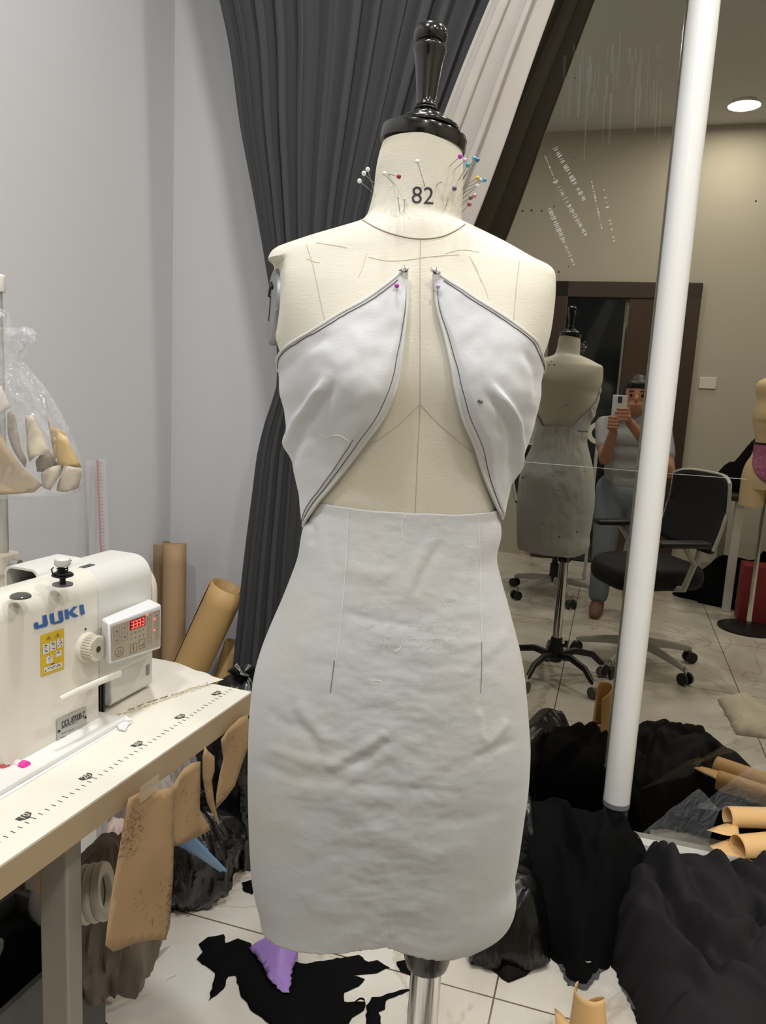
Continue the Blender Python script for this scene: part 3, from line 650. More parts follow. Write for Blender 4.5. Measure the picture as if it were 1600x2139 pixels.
# bodice halves
LF = [(846, 572), (850, 600), (850, 640), (845, 690), (838, 745), (834, 785), (820, 835), (798, 882), (765, 930), (730, 977), (700, 1016), (675, 1046), (655, 1075), (640, 1100)]
LU = [(838, 572), (800, 606), (765, 631), (720, 657), (670, 690), (630, 713), (606, 733), (594, 752), (590, 770)]
RF = [(907, 577), (910, 640), (925, 700), (938, 760), (948, 820), (962, 880), (985, 940), (1000, 985), (1015, 1025), (1030, 1060), (1040, 1082)]
RU = [(914, 577), (950, 601), (990, 630), (1040, 661), (1080, 691), (1106, 715), (1119, 745), (1124, 770)]
LFOLD = ([(692, 788), (685, 815), (660, 848), (632, 880), (618, 915), (612, 950)], .0095, 11)
RFOLD = ([(1010, 800), (1035, 840), (1060, 880), (1070, 930), (1072, 1000)], .0085, 10)
def panel(Fp, Up, sgn, folds, name, lab):
    F_ = sorted([(tz(x, y)[1], tz(x, y)[0]) for x, y in Fp]); U_ = sorted([(tz(x, y)[1], tz(x, y)[0]) for x, y in Up])
    z0 = F_[0][0]; z1 = min(F_[-1][0], U_[-1][0]); zu = U_[0][0]
    rows = []; nz = 150; nt = 90; fe = []; ue = []
    for i in range(nz+1):
        z = z0+(z1-z0)*i/nz; a = cint(F_, z)
        if z > zu: b_ = cint(U_, z)
        else:
            k = min(1, (zu-z)/(zu-z0)); b_ = U_[0][1]+sgn*(.35*sqrt(k)+.75*k)
        row = []
        for j in range(nt+1):
            t = j/nt; th = a+(b_-a)*t; p = body(th, z, .0)
            X, Y_ = px_of(p); off = .0045
            zz = z-Z_BU; off += .010*exp(-((th-sgn*.5)/.4)**2)*exp(-((zz+.05)/.06)**2)
            for P, hgt, wd in folds:
                ds, sd, tt = seg(X, Y_, P)
                if ds < wd*4: off += hgt*(exp(-(ds/wd)**2)*(.8 if ds > 0 else 1)-.35*exp(-((ds-wd*1.6)/wd)**2)*(1 if sd*sgn > 0 else .2))*min(1, 4*tt+.15)*min(1, 5*(1-tt)+.3)
            off += .0016*fbm(X/60, Y_/60, 2+sgn, 2)
            ed = min(1, t*14)
            off = max(.0025, off*(.35+.65*ed))
            row.append(body(th, z, off))
        rows.append(row); fe.append(row[0]); ue.append(row[-1])
    g = G().add(*grid(rows)); o = part(name, g, muslin_b, dressT, ang=80, sol=.0014)
    bind = M('edge_binding', (206, 206, 203), .8)
    ue2 = [p for p in ue if p.z > zu-.004]
    for e, nm_ in ((fe, 'edge_binding'), (ue2, 'edge_binding')):
        part(nm_, tube(e, .0021, 8), bind, o)
    dk = M('dark_stitching', (84, 84, 88), .8)
    k1 = [r[3]*.65+r[2]*.35 + (r[3]-Vector((ring(r[3].z)[0]/2+ring(r[3].z)[1]/2, ZM, r[3].z))).normalized()*.0012 for r in rows[:-6]]
    part('edge_stitching', tube(k1, .0005, 5), dk, o)
    wid = lambda r: (r[0]-r[-1]).length
    k2 = []
    for r in rows:
        if r[0].z <= zu-.002 or wid(r) < .012: continue
        L_ = wid(r); j = max(0, int(nt*(1-.0055/L_))-1); q = r[j]; k2.append(q+(q-Vector(((ring(q.z)[0]+ring(q.z)[1])/2, ZM, q.z))).normalized()*.0012)
    part('edge_stitching', tube(k2, .0005, 5), dk, o)
    if sgn < 0:
        k3 = [r[6]*.5+r[5]*.5 + (r[6]-Vector(((ring(r[6].z)[0]+ring(r[6].z)[1])/2, ZM, r[6].z))).normalized()*.0012 for r in rows[:60]]
        part('second_stitching', tube(k3, .0004, 5), dk, o)
    tip = rows[-1][0]
    part('strap_stub', tube([tip+Vector((0, -.001, -.012)), tip+Vector((.0, -.004, .0)), tip+Vector((.001*sgn, -.003, .004))], .0038, 8, flat=.6), bind, o)
    g = G(); random.seed(5+sgn)
    for q in range(8):
        a = random.uniform(0, pi); l_ = random.uniform(.004, .009); b0 = tip+Vector((random.uniform(-.003, .003), -.005, 0))
        g.add(*tube([b0, b0+Vector((cos(a)*l_*.6, -.002, sin(a)*l_*.5)), b0+Vector((cos(a)*l_, 0, sin(a)*l_))], .00035, 4))
    part('frayed_threads', g, dk, o, label='frayed dark thread ends')
    return o, rows
bl, rl = panel(LF, LU, -1, [LFOLD, ([(596, 790), (640, 730), (700, 700)], -.002, 14), ([(720, 780), (760, 830), (800, 800)], .002, 30)], 'bodice_panel', '')
br, rr_ = panel(RF, RU, 1, [RFOLD, ([(1090, 730), (1105, 780), (1108, 830)], -.003, 10)], 'bodice_panel', '')

def pline(rows, pts, r, mat, par, name):
    g = G().add(*grid(rows)); bv = BVHTree.FromPolygons([tuple(p) for p in g.v], g.f); P = []
    for p in smooth_path([(x, y, 0) for x, y in pts], 6):
        d = ray(p.x, p.y).normalized(); q = bv.ray_cast(CAM, d)
        if q[0]: P.append(q[0]-d*.0012)
    if len(P) > 2: return part(name, tube(P, r, 5), mat, par)
pline(rl, [(668, 908), (678, 914), (690, 911), (710, 910), (729, 922)], .0005, thr, bl, 'loose_thread')
pline(rr_, [(999, 836), (1003, 840), (1008, 839)], .0012, M('dark_fluff', (90, 86, 84), .9), br, 'fluff')

# ================================================ PINS
def pin(px, tip, col, label, L_=.034, cat='pin', grp='pins in the dress form', bv=None, r=.0025):
    e, n = hit(*tip) if bv is None else bv
    d = ray(*px).normalized(); oc = CAM-e; b_ = oc.dot(d); c_ = oc.dot(oc)-L_*L_; disc = b_*b_-c_
    t = -b_-sqrt(disc) if disc > 0 else -b_
    h = CAM+d*t
    if (h-e).dot(n) < .002: h = h-d*.01
    th = thing('dressmaking_pin', label, cat, e, group=grp)
    part('pin_shaft', tube([e-(h-e).normalized()*.006, h], .00042, 6), M('pin_steel', (150, 150, 146), .3, .9), th)
    mt = M('pearl_%s' % col[0], col[1], .18, coat=.6)
    part('pin_head', lathe([(r*sin(pi*k/10)+1e-5, -r*cos(pi*k/10)) for k in range(11)], 14, Matrix.Translation(h)), mt, th)
PW = ('white', (226, 228, 226)); PR = ('red', (160, 40, 66)); PV = ('violet', (92, 60, 120)); PMg = ('magenta', (176, 50, 170)); PT = ('teal', (60, 158, 168)); PB = ('blue', (40, 96, 160)); PY_ = ('yellow', (196, 176, 60)); PLi = ('lilac', (196, 170, 206)); PPk = ('pink', (206, 130, 150)); PDk = ('olive', (90, 92, 66)); PSt = ('steel', (190, 188, 178))
PINS = [((768, 354), (779, 397), PW, 'white pearl-headed pin, topmost of the three at the left edge of the neck'),
 ((760, 362), (783, 384), PW, 'white pearl-headed pin, middle one of the three at the left edge of the neck'),
 ((751, 378), (775, 403), PW, 'white pearl-headed pin, lowest and furthest left on the neck'),
 ((803, 363), (822, 384), PW, 'whitish pin crossing another at the upper left of the neck front'),
 ((833, 369), (811, 363), PR, 'red-headed pin lying nearly flat at the upper left of the neck front'),
 ((872, 338), (887, 388), PW, 'white-headed pin high above the number 82'),
 ((921, 380), (912, 387), PSt, 'tiny short pin upper right of the number 82'),
 ((949, 394), (947, 398), PV, 'violet-headed pin pushed in right of the number 82'),
 ((936, 414), (932, 429), PSt, 'small dull pin just right of the number 82'),
 ((831, 413), (835, 442), PSt, 'headless steel pin, left one of the pair lower left of the number 82'),
 ((845, 417), (844, 440), PSt, 'headless steel pin, right one of the pair lower left of the number 82'),
 ((961, 327), (940, 346), PMg, 'magenta-headed pin at the upper right of the neck'),
 ((971, 335), (951, 353), PLi, 'pale lilac pin just below the magenta one'),
 ((977, 345), (958, 376), PT, 'teal-headed pin below the blue pair at the right of the neck'),
 ((991, 331), (968, 372), ('sky', (70, 160, 186)), 'light blue pin touching the dark blue one at the top right'),
 ((997, 334), (969, 374), PB, 'dark blue-headed pin at the top right of the neck'),
 ((997, 372), (969, 391), PY_, 'yellow-headed pin at the right edge of the neck'),
 ((1003, 377), (969, 396), PLi, 'lilac pin between the yellow and the turquoise pins at right'),
 ((1012, 376), (970, 405), PT, 'turquoise pin sticking out furthest right of the neck'),
 ((998, 388), (970, 415), PW, 'clear white pin below the yellow pin at the right edge of the neck'),
 ((991, 409), (970, 422), PPk, 'pink-headed pin low at the right edge of the neck'),
 ((983, 413), (969, 428), PDk, 'dark olive pin beside the low pink pin at right'),
 ((980, 427), (967, 443), ('crimson', (140, 46, 60)), 'crimson-headed pin, lowest at the right edge of the neck')]
for h_, t_, c_, lb in PINS: pin(h_, t_, c_, lb, .0345 if c_ is not PSt else .016, r=.0025 if c_ is not PSt else .0012)
pin((829, 597), (835, 590), PMg, 'pink-violet pin at the tip of the left bodice panel', .016)
pin((915, 598), (910, 592), PLi, 'pale lilac pin at the tip of the right bodice panel', .016)

# ================================================ SEWING TABLE
TZ = .785
A_ = atz(525, 1445, TZ); B_ = atz(0, 1808, TZ); AD = (A_-B_); AD.z = 0; AD.normalize(); LD = Vector((-AD.y, AD.x, 0))   # along the edge, towards the wall
def T(a, b, z=0.0, o=None): return (o or A_) + AD*a + LD*b + Vector((0, 0, z))
RT = Matrix((AD, LD, Z3)).transposed()
def tbox(a0, a1, b0, b1, z0, z1, o=None): return box(T((a0+a1)/2, (b0+b1)/2, (z0+z1)/2, o), (a1-a0, b1-b0, z1-z0), RT)
O = Vector((A_.x, A_.y, 0))
def F_(a, b, z): return T(a, b, z, O)
def fbox(a0, a1, b0, b1, z0, z1): return tbox(a0, a1, b0, b1, z0, z1, O)
TWD = .56; TLN = 1.15; TH = .04
tab = thing('sewing_table', 'cream topped industrial sewing table with printed ruler edge on grey legs', 'table', F_(-TLN/2, TWD/2, 0))
top_m = M('cream_laminate', (230, 226, 212), .4); edge_m = M('tan_edge_banding', (176, 154, 122), .5, bump=(40, .05)); leg_m = M('grey_table_steel', (150, 145, 134), .5)
part('table_top', G().add(*fbox(-TLN, 0, 0, TWD, TZ-.003, TZ)), top_m, tab, sm=False)
part('top_edge', G().add(*fbox(-TLN, 0, 0, TWD, TZ-TH, TZ-.003)), edge_m, tab, sm=False)
ink = M('ruler_ink', (70, 66, 62), .7)
g = G(); t10 = [atz(62, 1707, TZ), atz(188, 1624, TZ), atz(296, 1556, TZ), atz(385, 1498, TZ), atz(461, 1449, TZ)]
def ab(p): r = p-A_; return r.dot(AD), r.dot(LD)
av = [ab(p) for p in t10]; da = (av[4][0]-av[0][0])/40; a0 = av[0][0]-10*da; bt = .034
for k in range(-6, 53):
    a = a0+k*da; L_ = .011 if k % 5 else .015
    g.add(*tbox(a-.00045, a+.00045, bt-.002, bt-.002+L_*.62, .0001, .0005))
part('ruler_ticks', g, ink, tab, sm=False)
cream_i = M('badge_cream', (226, 220, 200), .6)
for k in (0, 10, 20, 30, 40, 50):
    a = a0+k*da-.002; b_ = bt+.0125
    bd = G(); sh = [(-.009, .0065), (.009, .0065), (.009, -.001), (.0, -.0065), (-.009, -.001)]
    v, f = prism(sh, 0, .0004); mt = basis(T(a, b_, .0003), AD, LD, Z3); bd.add([mt @ p for p in v], f)
    bo = part('number_badge', bd, ink, tab, sm=False)
    tg_ = text_geo(str(k), .0125, 0, .0); part('badge_number', G().add([basis(T(a, b_+.001, .0009), AD, LD, Z3) @ p for p in tg_.v], tg_.f), cream_i, bo, sm=False, fix=False)
def leg(a, b0=.03, b1=.055, w_=.03): part('leg', G().add(*fbox(a-w_/2, a+w_/2, b0, b1, 0.02, TZ-TH)), leg_m, tab, bev=.003)
lp = atpl(156, 1850, O+LD*.03, LD); la = (lp-O).dot(AD); lp2 = atpl(50, 1900, O+LD*.03, LD)
lw = abs((atpl(173, 1900, O+LD*.03, LD)-atpl(141, 1900, O+LD*.03, LD)).dot(AD))
part('leg', G().add(*fbox(la-lw/2, la+lw/2, .03, .075, .0, TZ-TH)), leg_m, tab, bev=.003)
ra = (atpl(51, 1980, O+LD*.44, LD)-O).dot(AD)
part('leg', G().add(*fbox(ra-.016, ra+.016, .42, .46, .0, TZ-TH)), leg_m, tab, bev=.003)
part('leg', G().add(*fbox(la-.82-lw/2, la-.82+lw/2, .03, .075, .0, TZ-TH)), leg_m, tab, bev=.003)
part('leg', G().add(*fbox(la-.82-lw/2, la-.82+lw/2, .42, .46, .0, TZ-TH)), leg_m, tab, bev=.003)
part('foot_bar', G().add(*fbox(la-.02, la+.02, .0, .1, .0, .03)), leg_m, tab, bev=.004)
part('foot_bar', G().add(*fbox(la-.84, la-.80, -.0, .5, .0, .03)), leg_m, tab, bev=.004)
b1_ = atpl(136, 1925, O+LD*.07, LD); b2_ = atpl(58, 1888, O+LD*.43, LD)
part('side_brace', tube([b1_, b1_.lerp(b2_, .5), b2_], .026, 12, flat=.35), leg_m, tab)
b3_ = atpl(52, 1950, O+LD*.42, LD); b4_ = atpl(-60, 2015, O+LD*.2, LD)
part('shelf_rail', tube([b3_, b4_], .014, 8, flat=.5), white_metal, tab)
b3_ = atpl(60, 2052, O+LD*.42, LD); b4_ = atpl(-60, 2150, O+LD*.25, LD)
part('shelf_rail', tube([b3_, b4_], .005, 8), leg_m, tab)
part('long_stretcher', G().add(*fbox(la-.82, ra, .43, .45, .12, .16)), leg_m, tab, bev=.004)
part('treadle', G().add(*fbox(la-.6, la-.2, .12, .38, .06, .075)), dark_metal, tab, bev=.004)
part('treadle_rod', tube([F_(la-.3, .2, .08), F_(la-.28, .25, TZ-TH)], .006, 8), steel, tab)
part('control_box', G().add(*fbox(la-.16, la-.05, .12, .32, TZ-TH-.2, TZ-TH)), black_pl, tab, bev=.006)
part('rear_brace', tube([F_(la-.03, .3, .46), F_(la-.33, .3, .2)], .012, 8, flat=.5), steel, tab)

# ================================================ SEWING MACHINE
mO = atz(206, 1511, TZ); mo = ab(mO)
def Q(a, b, z): return mO+AD*a+LD*b+Vector((0, 0, z))
def qbox(a0, a1, b0, b1, z0, z1): return box(Q((a0+a1)/2, (b0+b1)/2, (z0+z1)/2), (a1-a0, b1-b0, z1-z0), RT)
mach = thing('sewing_machine', 'white industrial lockstitch sewing machine with lit red display on the table', 'sewing machine', Q(-.1, .07, 0))
enam = M('cream_enamel', (222, 218, 206), .28, coat=.3)
enam2 = M('white_enamel_cover', (212, 210, 204), .4)
def prof_ext(pf, a0, a1, n=1):   # profile list (b,z) extruded along a
    rows = [[Q(a0+(a1-a0)*i/n, b, z) for b, z in pf] for i in range(n+1)]; return grid(rows, True, True)
def rrect(b0, b1, z0, z1, rs, n=8):  # rounded: rs for (b0z0,b0z1,b1z1,b1z0)
    out = []
    for (cb, cz, r, s) in ((b0, z0, rs[0], 180), (b0, z1, rs[1], 90), (b1, z1, rs[2], 0), (b1, z0, rs[3], -90)):
        ob = cb+(r if cb == b0 else -r); oz = cz+(r if cz == z0 else -r)
        a_s = {180: (270, 180), 90: (180, 90), 0: (90, 0), -90: (0, -90)}[s]
        for k in range(n+1):
            a = radians(a_s[0]+(a_s[1]-a_s[0])*k/n); out.append((ob+r*cos(a), oz+r*sin(a)))
    return out
# one continuous head casting: column, arm, face end
def sect(a):
    # column near a in (-.19,0), arm beyond
    k = max(0, min(1, (-a-.165)/.05)); k = k*k*(3-2*k)
    zlo = .0+.135*k; b0 = 0+.012*k; b1 = .062-.008*k
    return rrect(b0, b1, zlo, .236, (.014, .03, .018, .010))
rows = []
for i in range(50):
    a = 0-.44*i/49; rows.append([Q(a, b, z) for b, z in sect(a)])
part('head_casting', grid(rows, True, True), enam, mach, ang=40, bev=.003)
part('bed', G().add(*qbox(-.5, .02, -.035, .14, .001, .009)), M('bed_white', (228, 226, 222), .35), mach, bev=.002)
part('face_plate', G().add(*qbox(-.446, -.438, .02, .075, .12, .225)), steel, mach, bev=.002)
part('needle_bar', tube([Q(-.42, .05, .14), Q(-.42, .05, .03)], .004, 8), steel, mach)
part('presser_foot', G().add(*qbox(-.43, -.41, .03, .05, .01, .016)), steel, mach, bev=.001)
# motor hood at the right end
part('motor_hood', prof_ext(rrect(.0, .105, .062, .236, (.012, .034, .03, .01)), .0015, .128, 2), enam2, mach, ang=40, bev=.003)
rows = []
for i in range(12):
    t = i/11; k = sqrt(max(0, 1-(t*.97)**2)); pf = rrect(.0, .105, .085, .226, (.05, .052, .052, .05))
    cb, cz = .0525, .155
    rows.append([Q(.129+.03*t, cb+(b-cb)*(.55+.45*k), cz+(z-cz)*(.55+.45*k)) for b, z in pf])
part('handwheel', grid(rows, True, True), M('handwheel_cream', (226, 222, 204), .4), mach, ang=40)
# open-ended cover behind the arm
def shell(a0, a1):
    o = rrect(.05, .112, .15, .244, (.003, .012, .012, .003)); i_ = [(b+(.081-b)*.1, z+(.197-z)*.07) for b, z in o]
    g = G(); n = len(o); ro = [Q(a0, b, z) for b, z in o]; ri = [Q(a0, b, z) for b, z in i_]; r1 = [Q(a1, b, z) for b, z in o]; rj = [Q(a0+.06, b, z) for b, z in i_]
    g.add(*grid([rj, ri, ro, r1], True)); g.add(r1, [tuple(range(n))]); g.add(rj, [tuple(range(n))]); return g
part('rear_cover', shell(-.062, .03), enam2, mach, ang=40)
part('motor_core', tube([Q(-.05, .08, .2), Q(-.01, .08, .2)], .026, 20), dark_metal, mach)
part('cover_slot', G().add(*qbox(-.012, .006, .052, .066, .2445, .2452)), dark_metal, mach)
# seam
part('nameplate_top', G().add(*prof_ext(rrect(.03, .04, .2362, .2368, (.0002,)*4, 2), .006, .03)), M('dark_label', (70, 74, 76), .4), mach)
# front lower motor box and dark slot
part('motor_box', prof_ext(rrect(.004, .1, .012, .075, (.008, .004, .004, .004)), .034, .135), enam2, mach, bev=.002)
part('motor_fins', G().add(*qbox(.002, .033, .02, .12, .004, .075)), M('fin_black', (34, 34, 36), .5), mach, bev=.001)
for k in range(4): part('fin', G().add(*qbox(.006+k*.007, .009+k*.007, .014, .03, .004, .07)), MATS['fin_black'], mach)
part('box_slot', G().add(*qbox(.118, .126, .0025, .006, .034, .052)), M('slot_grey', (140, 136, 126), .5), mach, bev=.001)
part('throat_plate', G().add(*qbox(.001, .03, .0, .02, .0795, .0805)), steel, mach)
# stitch dial
_f = atpl(205, 1356, mO-LD*.022, LD); dc = _f+LD*.022
mdx = basis(dc, AD, Z3, -LD)
dial_m = M('dial_grey', (196, 190, 174), .45)
def gear(r, z0, z1, n=28, d=.0012):
    rows = []
    for z, s in ((z0, 1), (z1-.002, 1), (z1, .93)):
        rows.append([mdx @ Vector(((r-(d if j % 4 < 1 else 0))*s*cos(2*pi*j/(n*4)), (r-(d if j % 4 < 1 else 0))*s*sin(2*pi*j/(n*4)), z)) for j in range(n*4)])
    return grid(rows, True, True)
part('dial_flange', lathe([(.0215, 0), (.0215, .004), (.021, .006), (.0195, .007)], 48, mdx), enam, mach)
dl = part('stitch_dial', gear(.0195, .006, .0225), dial_m, mach, ang=25)
part('dial_hole', lathe([(.0045, .0225), (.0045, .0231)], 24, mdx), M('hole_brown', (60, 50, 42), .6), dl)
g = G()
for k in range(20):
    a = 2*pi*k/20; g.add(*box(mdx @ Vector((.0155*cos(a), .0155*sin(a), .0228)), (.0006, .0004, .004), (mdx.to_3x3() @ Matrix.Rotation(a, 3, 'Z') @ Matrix(((0, 0, 1), (0, 1, 0), (-1, 0, 0))))))
part('dial_marks', g, M('dial_mark', (226, 220, 190), .5), dl, sm=False)
# control panel
pz = dict(a0=.012, a1=.142, z0=.079, z1=.158); pb_ = -.042
v = [Q(.012, pb_, .084), Q(.142, pb_, .077), Q(.142, pb_, .150), Q(.012, pb_, .153), Q(.004, .0, .088), Q(.128, .0, .085), Q(.13, .0, .168), Q(.004, .0, .166)]
# fit panel to the observed outline at its own depth
def onb(x, y, b): return atpl(x, y, mO+LD*b, LD)
v[0:4] = [onb(228, 1389, -.04), onb(336, 1354, -.04), onb(337, 1262, -.04), onb(226, 1302, -.04)]
v[4:8] = [onb(214, 1375, -.004), onb(320, 1352, .0), onb(312, 1250, .0), onb(211, 1292, -.012)]
cpn = part('control_panel', G().add(v, [(0, 1, 2, 3), (7, 6, 5, 4), (0, 4, 5, 1), (1, 5, 6, 2), (2, 6, 7, 3), (3, 7, 4, 0)]), M('panel_white', (224, 224, 226), .35), mach, bev=.003)
# panel face coordinates (u right 0..1, w up 0..1)
def PF(u, w_, off=.0006): p = (v[0]*(1-u)+v[1]*u)*(1-w_)+(v[3]*(1-u)+v[2]*u)*w_; return p-LD*off
def pquad(u0, u1, w0, w1, off=.001): return [PF(u0, w0, off), PF(u1, w0, off), PF(u1, w1, off), PF(u0, w1, off)], [(0, 1, 2, 3)]
part('panel_membrane', G().add(*pquad(.04, .965, .07, .9, .0008)), M('membrane_taupe', (172, 160, 142), .45), cpn, sm=False, fix=False)
part('display_window', G().add(*pquad(.37, .665, .66, .875, .0012)), M('display_red', (120, 14, 22), .3, emit=.25), cpn, sm=False, fix=False)
led = M('led_glow', (255, 90, 80), .4, emit=2.6)
g = G()
for k in range(4):
    u0 = .395+k*.065; u1 = u0+.045; wz = (.69, .765, .84); dsk = .008
    for q in range(3): g.add(*pquad(u0, u1, wz[q]-.009, wz[q]+.009, .0018))
    for q in range(2): g.add(*pquad(u1-.008, u1+.004, wz[q], wz[q+1], .0018))
part('display_digits', g, led, cpn, sm=False, fix=False)
g = G()
for (u, w_) in ((.70, .885), (.845, .73), (.845, .475)): g.add(*pquad(u-.014, u+.014, w_-.02, w_+.02, .0018))
part('indicator_lights', g, led, cpn, sm=False, fix=False)
lnm = M('panel_print', (104, 94, 80), .6)
def frame(u0, u1, w0, w1, t=.005, g=None):
    for q in (pquad(u0, u1, w0, w0+t*1.4, .0014), pquad(u0, u1, w1-t*1.4, w1, .0014), pquad(u0, u0+t, w0, w1, .0014), pquad(u1-t, u1, w0, w1, .0014)): g.add(*q)
keys = [(.08, .19, .66, .84), (.22, .33, .68, .85), (.08, .19, .45, .62), (.22, .33, .47, .64), (.70, .78, .69, .86), (.85, .95, .72, .87), (.70, .78, .52, .66), (.86, .95, .56, .70), (.70, .78, .36, .49), (.85, .95, .41, .52), (.70, .79, .2, .33), (.86, .95, .25, .37), (.37, .5, .12, .32), (.54, .66, .15, .36)]
for i, (u0, u1, w0, w1) in enumerate(keys):
    g = G(); frame(u0, u1, w0, w1, .006 if i > 11 else .0035, g)
    if i == 12: g.add(*pquad(.43, .442, .16, .28, .0014))
    elif i == 13: g.add(*pquad(.57, .635, .21, .225, .0014)); g.add(*pquad(.625, .635, .21, .28, .0014))
    else: g.add(*pquad(u0+.03, u1-.035, (w0+w1)/2-.008, (w0+w1)/2+.008, .0014)); g.add(*pquad((u0+u1)/2, (u0+u1)/2+.006, w0+.04, w1-.06, .0014))
    part('membrane_key', g, lnm, cpn, sm=False, fix=False)
for r_ in range(2):
    for k in range(4):
        g = G(); u = .4+k*.075; w_ = .575-r_*.13; g.add([PF(u-.01, w_-.015*(1-2*r_), .0014), PF(u+.01, w_-.015*(1-2*r_), .0014), PF(u, w_+.015*(1-2*r_), .0014)], [(0, 1, 2)])
        part('arrow_key', g, M('arrow_dark', (60, 54, 48), .6), cpn, sm=False, fix=False)
rr0 = []
g = G(); ri = [PF(.175+.075*cos(2*pi*k/28), .24+.105*sin(2*pi*k/28), .0014) for k in range(28)]; ro = [PF(.175+.082*cos(2*pi*k/28), .24+.115*sin(2*pi*k/28), .0014) for k in range(28)]
g.add(*grid([ri, ro], True)); g.add(*pquad(.155, .165, .23, .28, .0014)); g.add(*pquad(.19, .2, .23, .28, .0014)); g.add(*pquad(.12, .23, .19, .2, .0014))
part('round_key', g, lnm, cpn, sm=False, fix=False)
# brand lettering, drawn as slanted block letters on the front face
def FQ(x, y, off=.0008): return onb(x, y, -off)
blue = M('logo_blue', (52, 96, 164), .45)
la0 = onb(71, 1311, 0); lb0 = onb(178, 1284, 0)
ux = (lb0-la0); ux = ux/107.0
def seglet(polys):
    g = G()
    for P in polys:
        b = [Q(ab(FQ(x, y))[0]-mo[0], -.0012, FQ(x, y).z-TZ) for x, y in P]
        g.add(b, [tuple(range(len(b)))])
    return g
# letters follow the photographed outlines on the flat front of the column
J = [[(88, 1286), (97, 1284), (100, 1303), (98, 1308), (76, 1314), (72, 1313), (70, 1302), (79, 1299), (80, 1306), (90, 1303)]]
U = [[(103, 1283), (112, 1280), (114, 1299), (124, 1296), (121, 1277), (130, 1275), (133, 1295), (130, 1300), (112, 1304), (106, 1302)]]
K = [[(134, 1274), (142, 1272), (145, 1292), (137, 1294)], [(143, 1279), (153, 1267), (162, 1266), (151, 1278), (165, 1287), (155, 1290), (144, 1283)]]
I = [[(165, 1264), (174, 1262), (177, 1282), (169, 1285)]]
for L_ in (J, U, K, I): part('brand_letter', seglet(L_), blue, mach, sm=False, fix=True)
# warning sticker
def FA(x, y, off): p = onb(x, y, 0); return p-LD*off
part('warning_sticker', G().add([FA(*p, .0007) for p in ((84, 1327), (133, 1312), (133, 1397), (85, 1414))], [(0, 1, 2, 3)]), M('sticker_yellow', (212, 178, 34), .5), mach, sm=False, fix=False)
ws = M('sticker_white', (220, 218, 214), .5); wk = M('sticker_ink', (60, 56, 70), .6)
def sq(u0, u1, w0, w1, off=.0012):
    c = [(84, 1327), (133, 1312), (133, 1397), (85, 1414)]
    def pt_(u, w_): 
        x = (c[0][0]*(1-u)+c[1][0]*u)*(1-w_)+(c[3][0]*(1-u)+c[2][0]*u)*w_; y = (c[0][1]*(1-u)+c[1][1]*u)*(1-w_)+(c[3][1]*(1-u)+c[2][1]*u)*w_; return FA(x, y, off)
    return [pt_(u0, w0), pt_(u1, w0), pt_(u1, w1), pt_(u0, w1)], [(0, 1, 2, 3)], pt_
g = G()
for (u0, u1, w0, w1) in ((.08, .34, .24, .48), (.38, .63, .23, .46), (.68, .94, .22, .44), (.62, .88, .5, .64), (.22, .5, .56, .74), (.12, .9, .8, .93)): q = sq(u0, u1, w0, w1); g.add(q[0], q[1])
part('sticker_panels', g, ws, mach, sm=False, fix=False)
g = G(); random.seed(3)
for (u0, u1, w0, w1, n) in ((.1, .32, .26, .46, 9), (.4, .61, .25, .44, 9), (.7, .92, .24, .42, 9), (.64, .86, .51, .62, 5), (.24, .48, .58, .72, 5), (.15, .88, .82, .91, 16)):
    for _ in range(n):
        u = random.uniform(u0, u1-.05); w_ = random.uniform(w0, w1-.03); q = sq(u, u+random.uniform(.02, .06), w_, w_+random.uniform(.008, .03), .0016); g.add(q[0], q[1])
pt_ = sq(0, 1, 0, 1)[2]
for cu_ in (.32, .7):
    for k in range(3):
        a = -pi/2+2*pi*k/3; b2 = -pi/2+2*pi*(k+1)/3; P0 = (cu_+.13*cos(a), .12+.065*sin(a)); P1 = (cu_+.13*cos(b2), .12+.065*sin(b2)); I0 = (cu_+.1*cos(a), .12+.05*sin(a)); I1 = (cu_+.1*cos(b2), .12+.05*sin(b2))
        g.add([pt_(*P0)-LD*.0004, pt_(*P1)-LD*.0004, pt_(*I1)-LD*.0004, pt_(*I0)-LD*.0004], [(0, 1, 2, 3)])
    q = sq(cu_-.012, cu_+.012, .1, .145, .0016); g.add(q[0], q[1])
part('sticker_symbols', g, wk, mach, sm=False, fix=False)
q = sq(.42, .58, .76, .785); part('sticker_red_mark', G().add(q[0], q[1]), M('sticker_red', (180, 60, 40), .5), mach, sm=False, fix=False)
# type plate
tp = [FA(*p, .001) for p in ((117, 1504), (179, 1475), (181, 1521), (118, 1547))]
part('type_plate', G().add(tp, [(0, 1, 2, 3)]), M('type_plate_metal', (176, 176, 170), .35, .3), mach, sm=False, fix=False)
tu_ = (FA(179, 1475, 0)-FA(117, 1504, 0)).normalized(); tvv = (FA(117, 1504, 0)-FA(118, 1547, 0)).normalized()
tx = text_geo('DDL-8700B-7', .0115, 0, .0001, .82); c_ = FA(152, 1503, .0014); mt = basis(c_, tu_, tvv, -LD)
xs = [p.x for p in tx.v]; k = (FA(174, 1490, 0)-FA(126, 1512, 0)).length/(max(xs)-min(xs))
part('type_plate_text', G().add([mt @ Vector((p.x*k, p.y*1.15, 0)) for p in tx.v], tx.f), wk, mach, sm=False, fix=False)
g = G()
for (x0, x1, y, sl_) in ((127, 158, 1521, -.44), (127, 140, 1532, -.44), (142, 152, 1526, -.44), (127, 136, 1540, -.44)):
    for x in range(x0, x1, 3): g.add([FA(x, y+(x-x0)*sl_, .0014), FA(x+2, y+(x+2-x0)*sl_, .0014), FA(x+2, y+1.6+(x+2-x0)*sl_, .0014), FA(x, y+1.6+(x-x0)*sl_, .0014)], [(0, 1, 2, 3)])
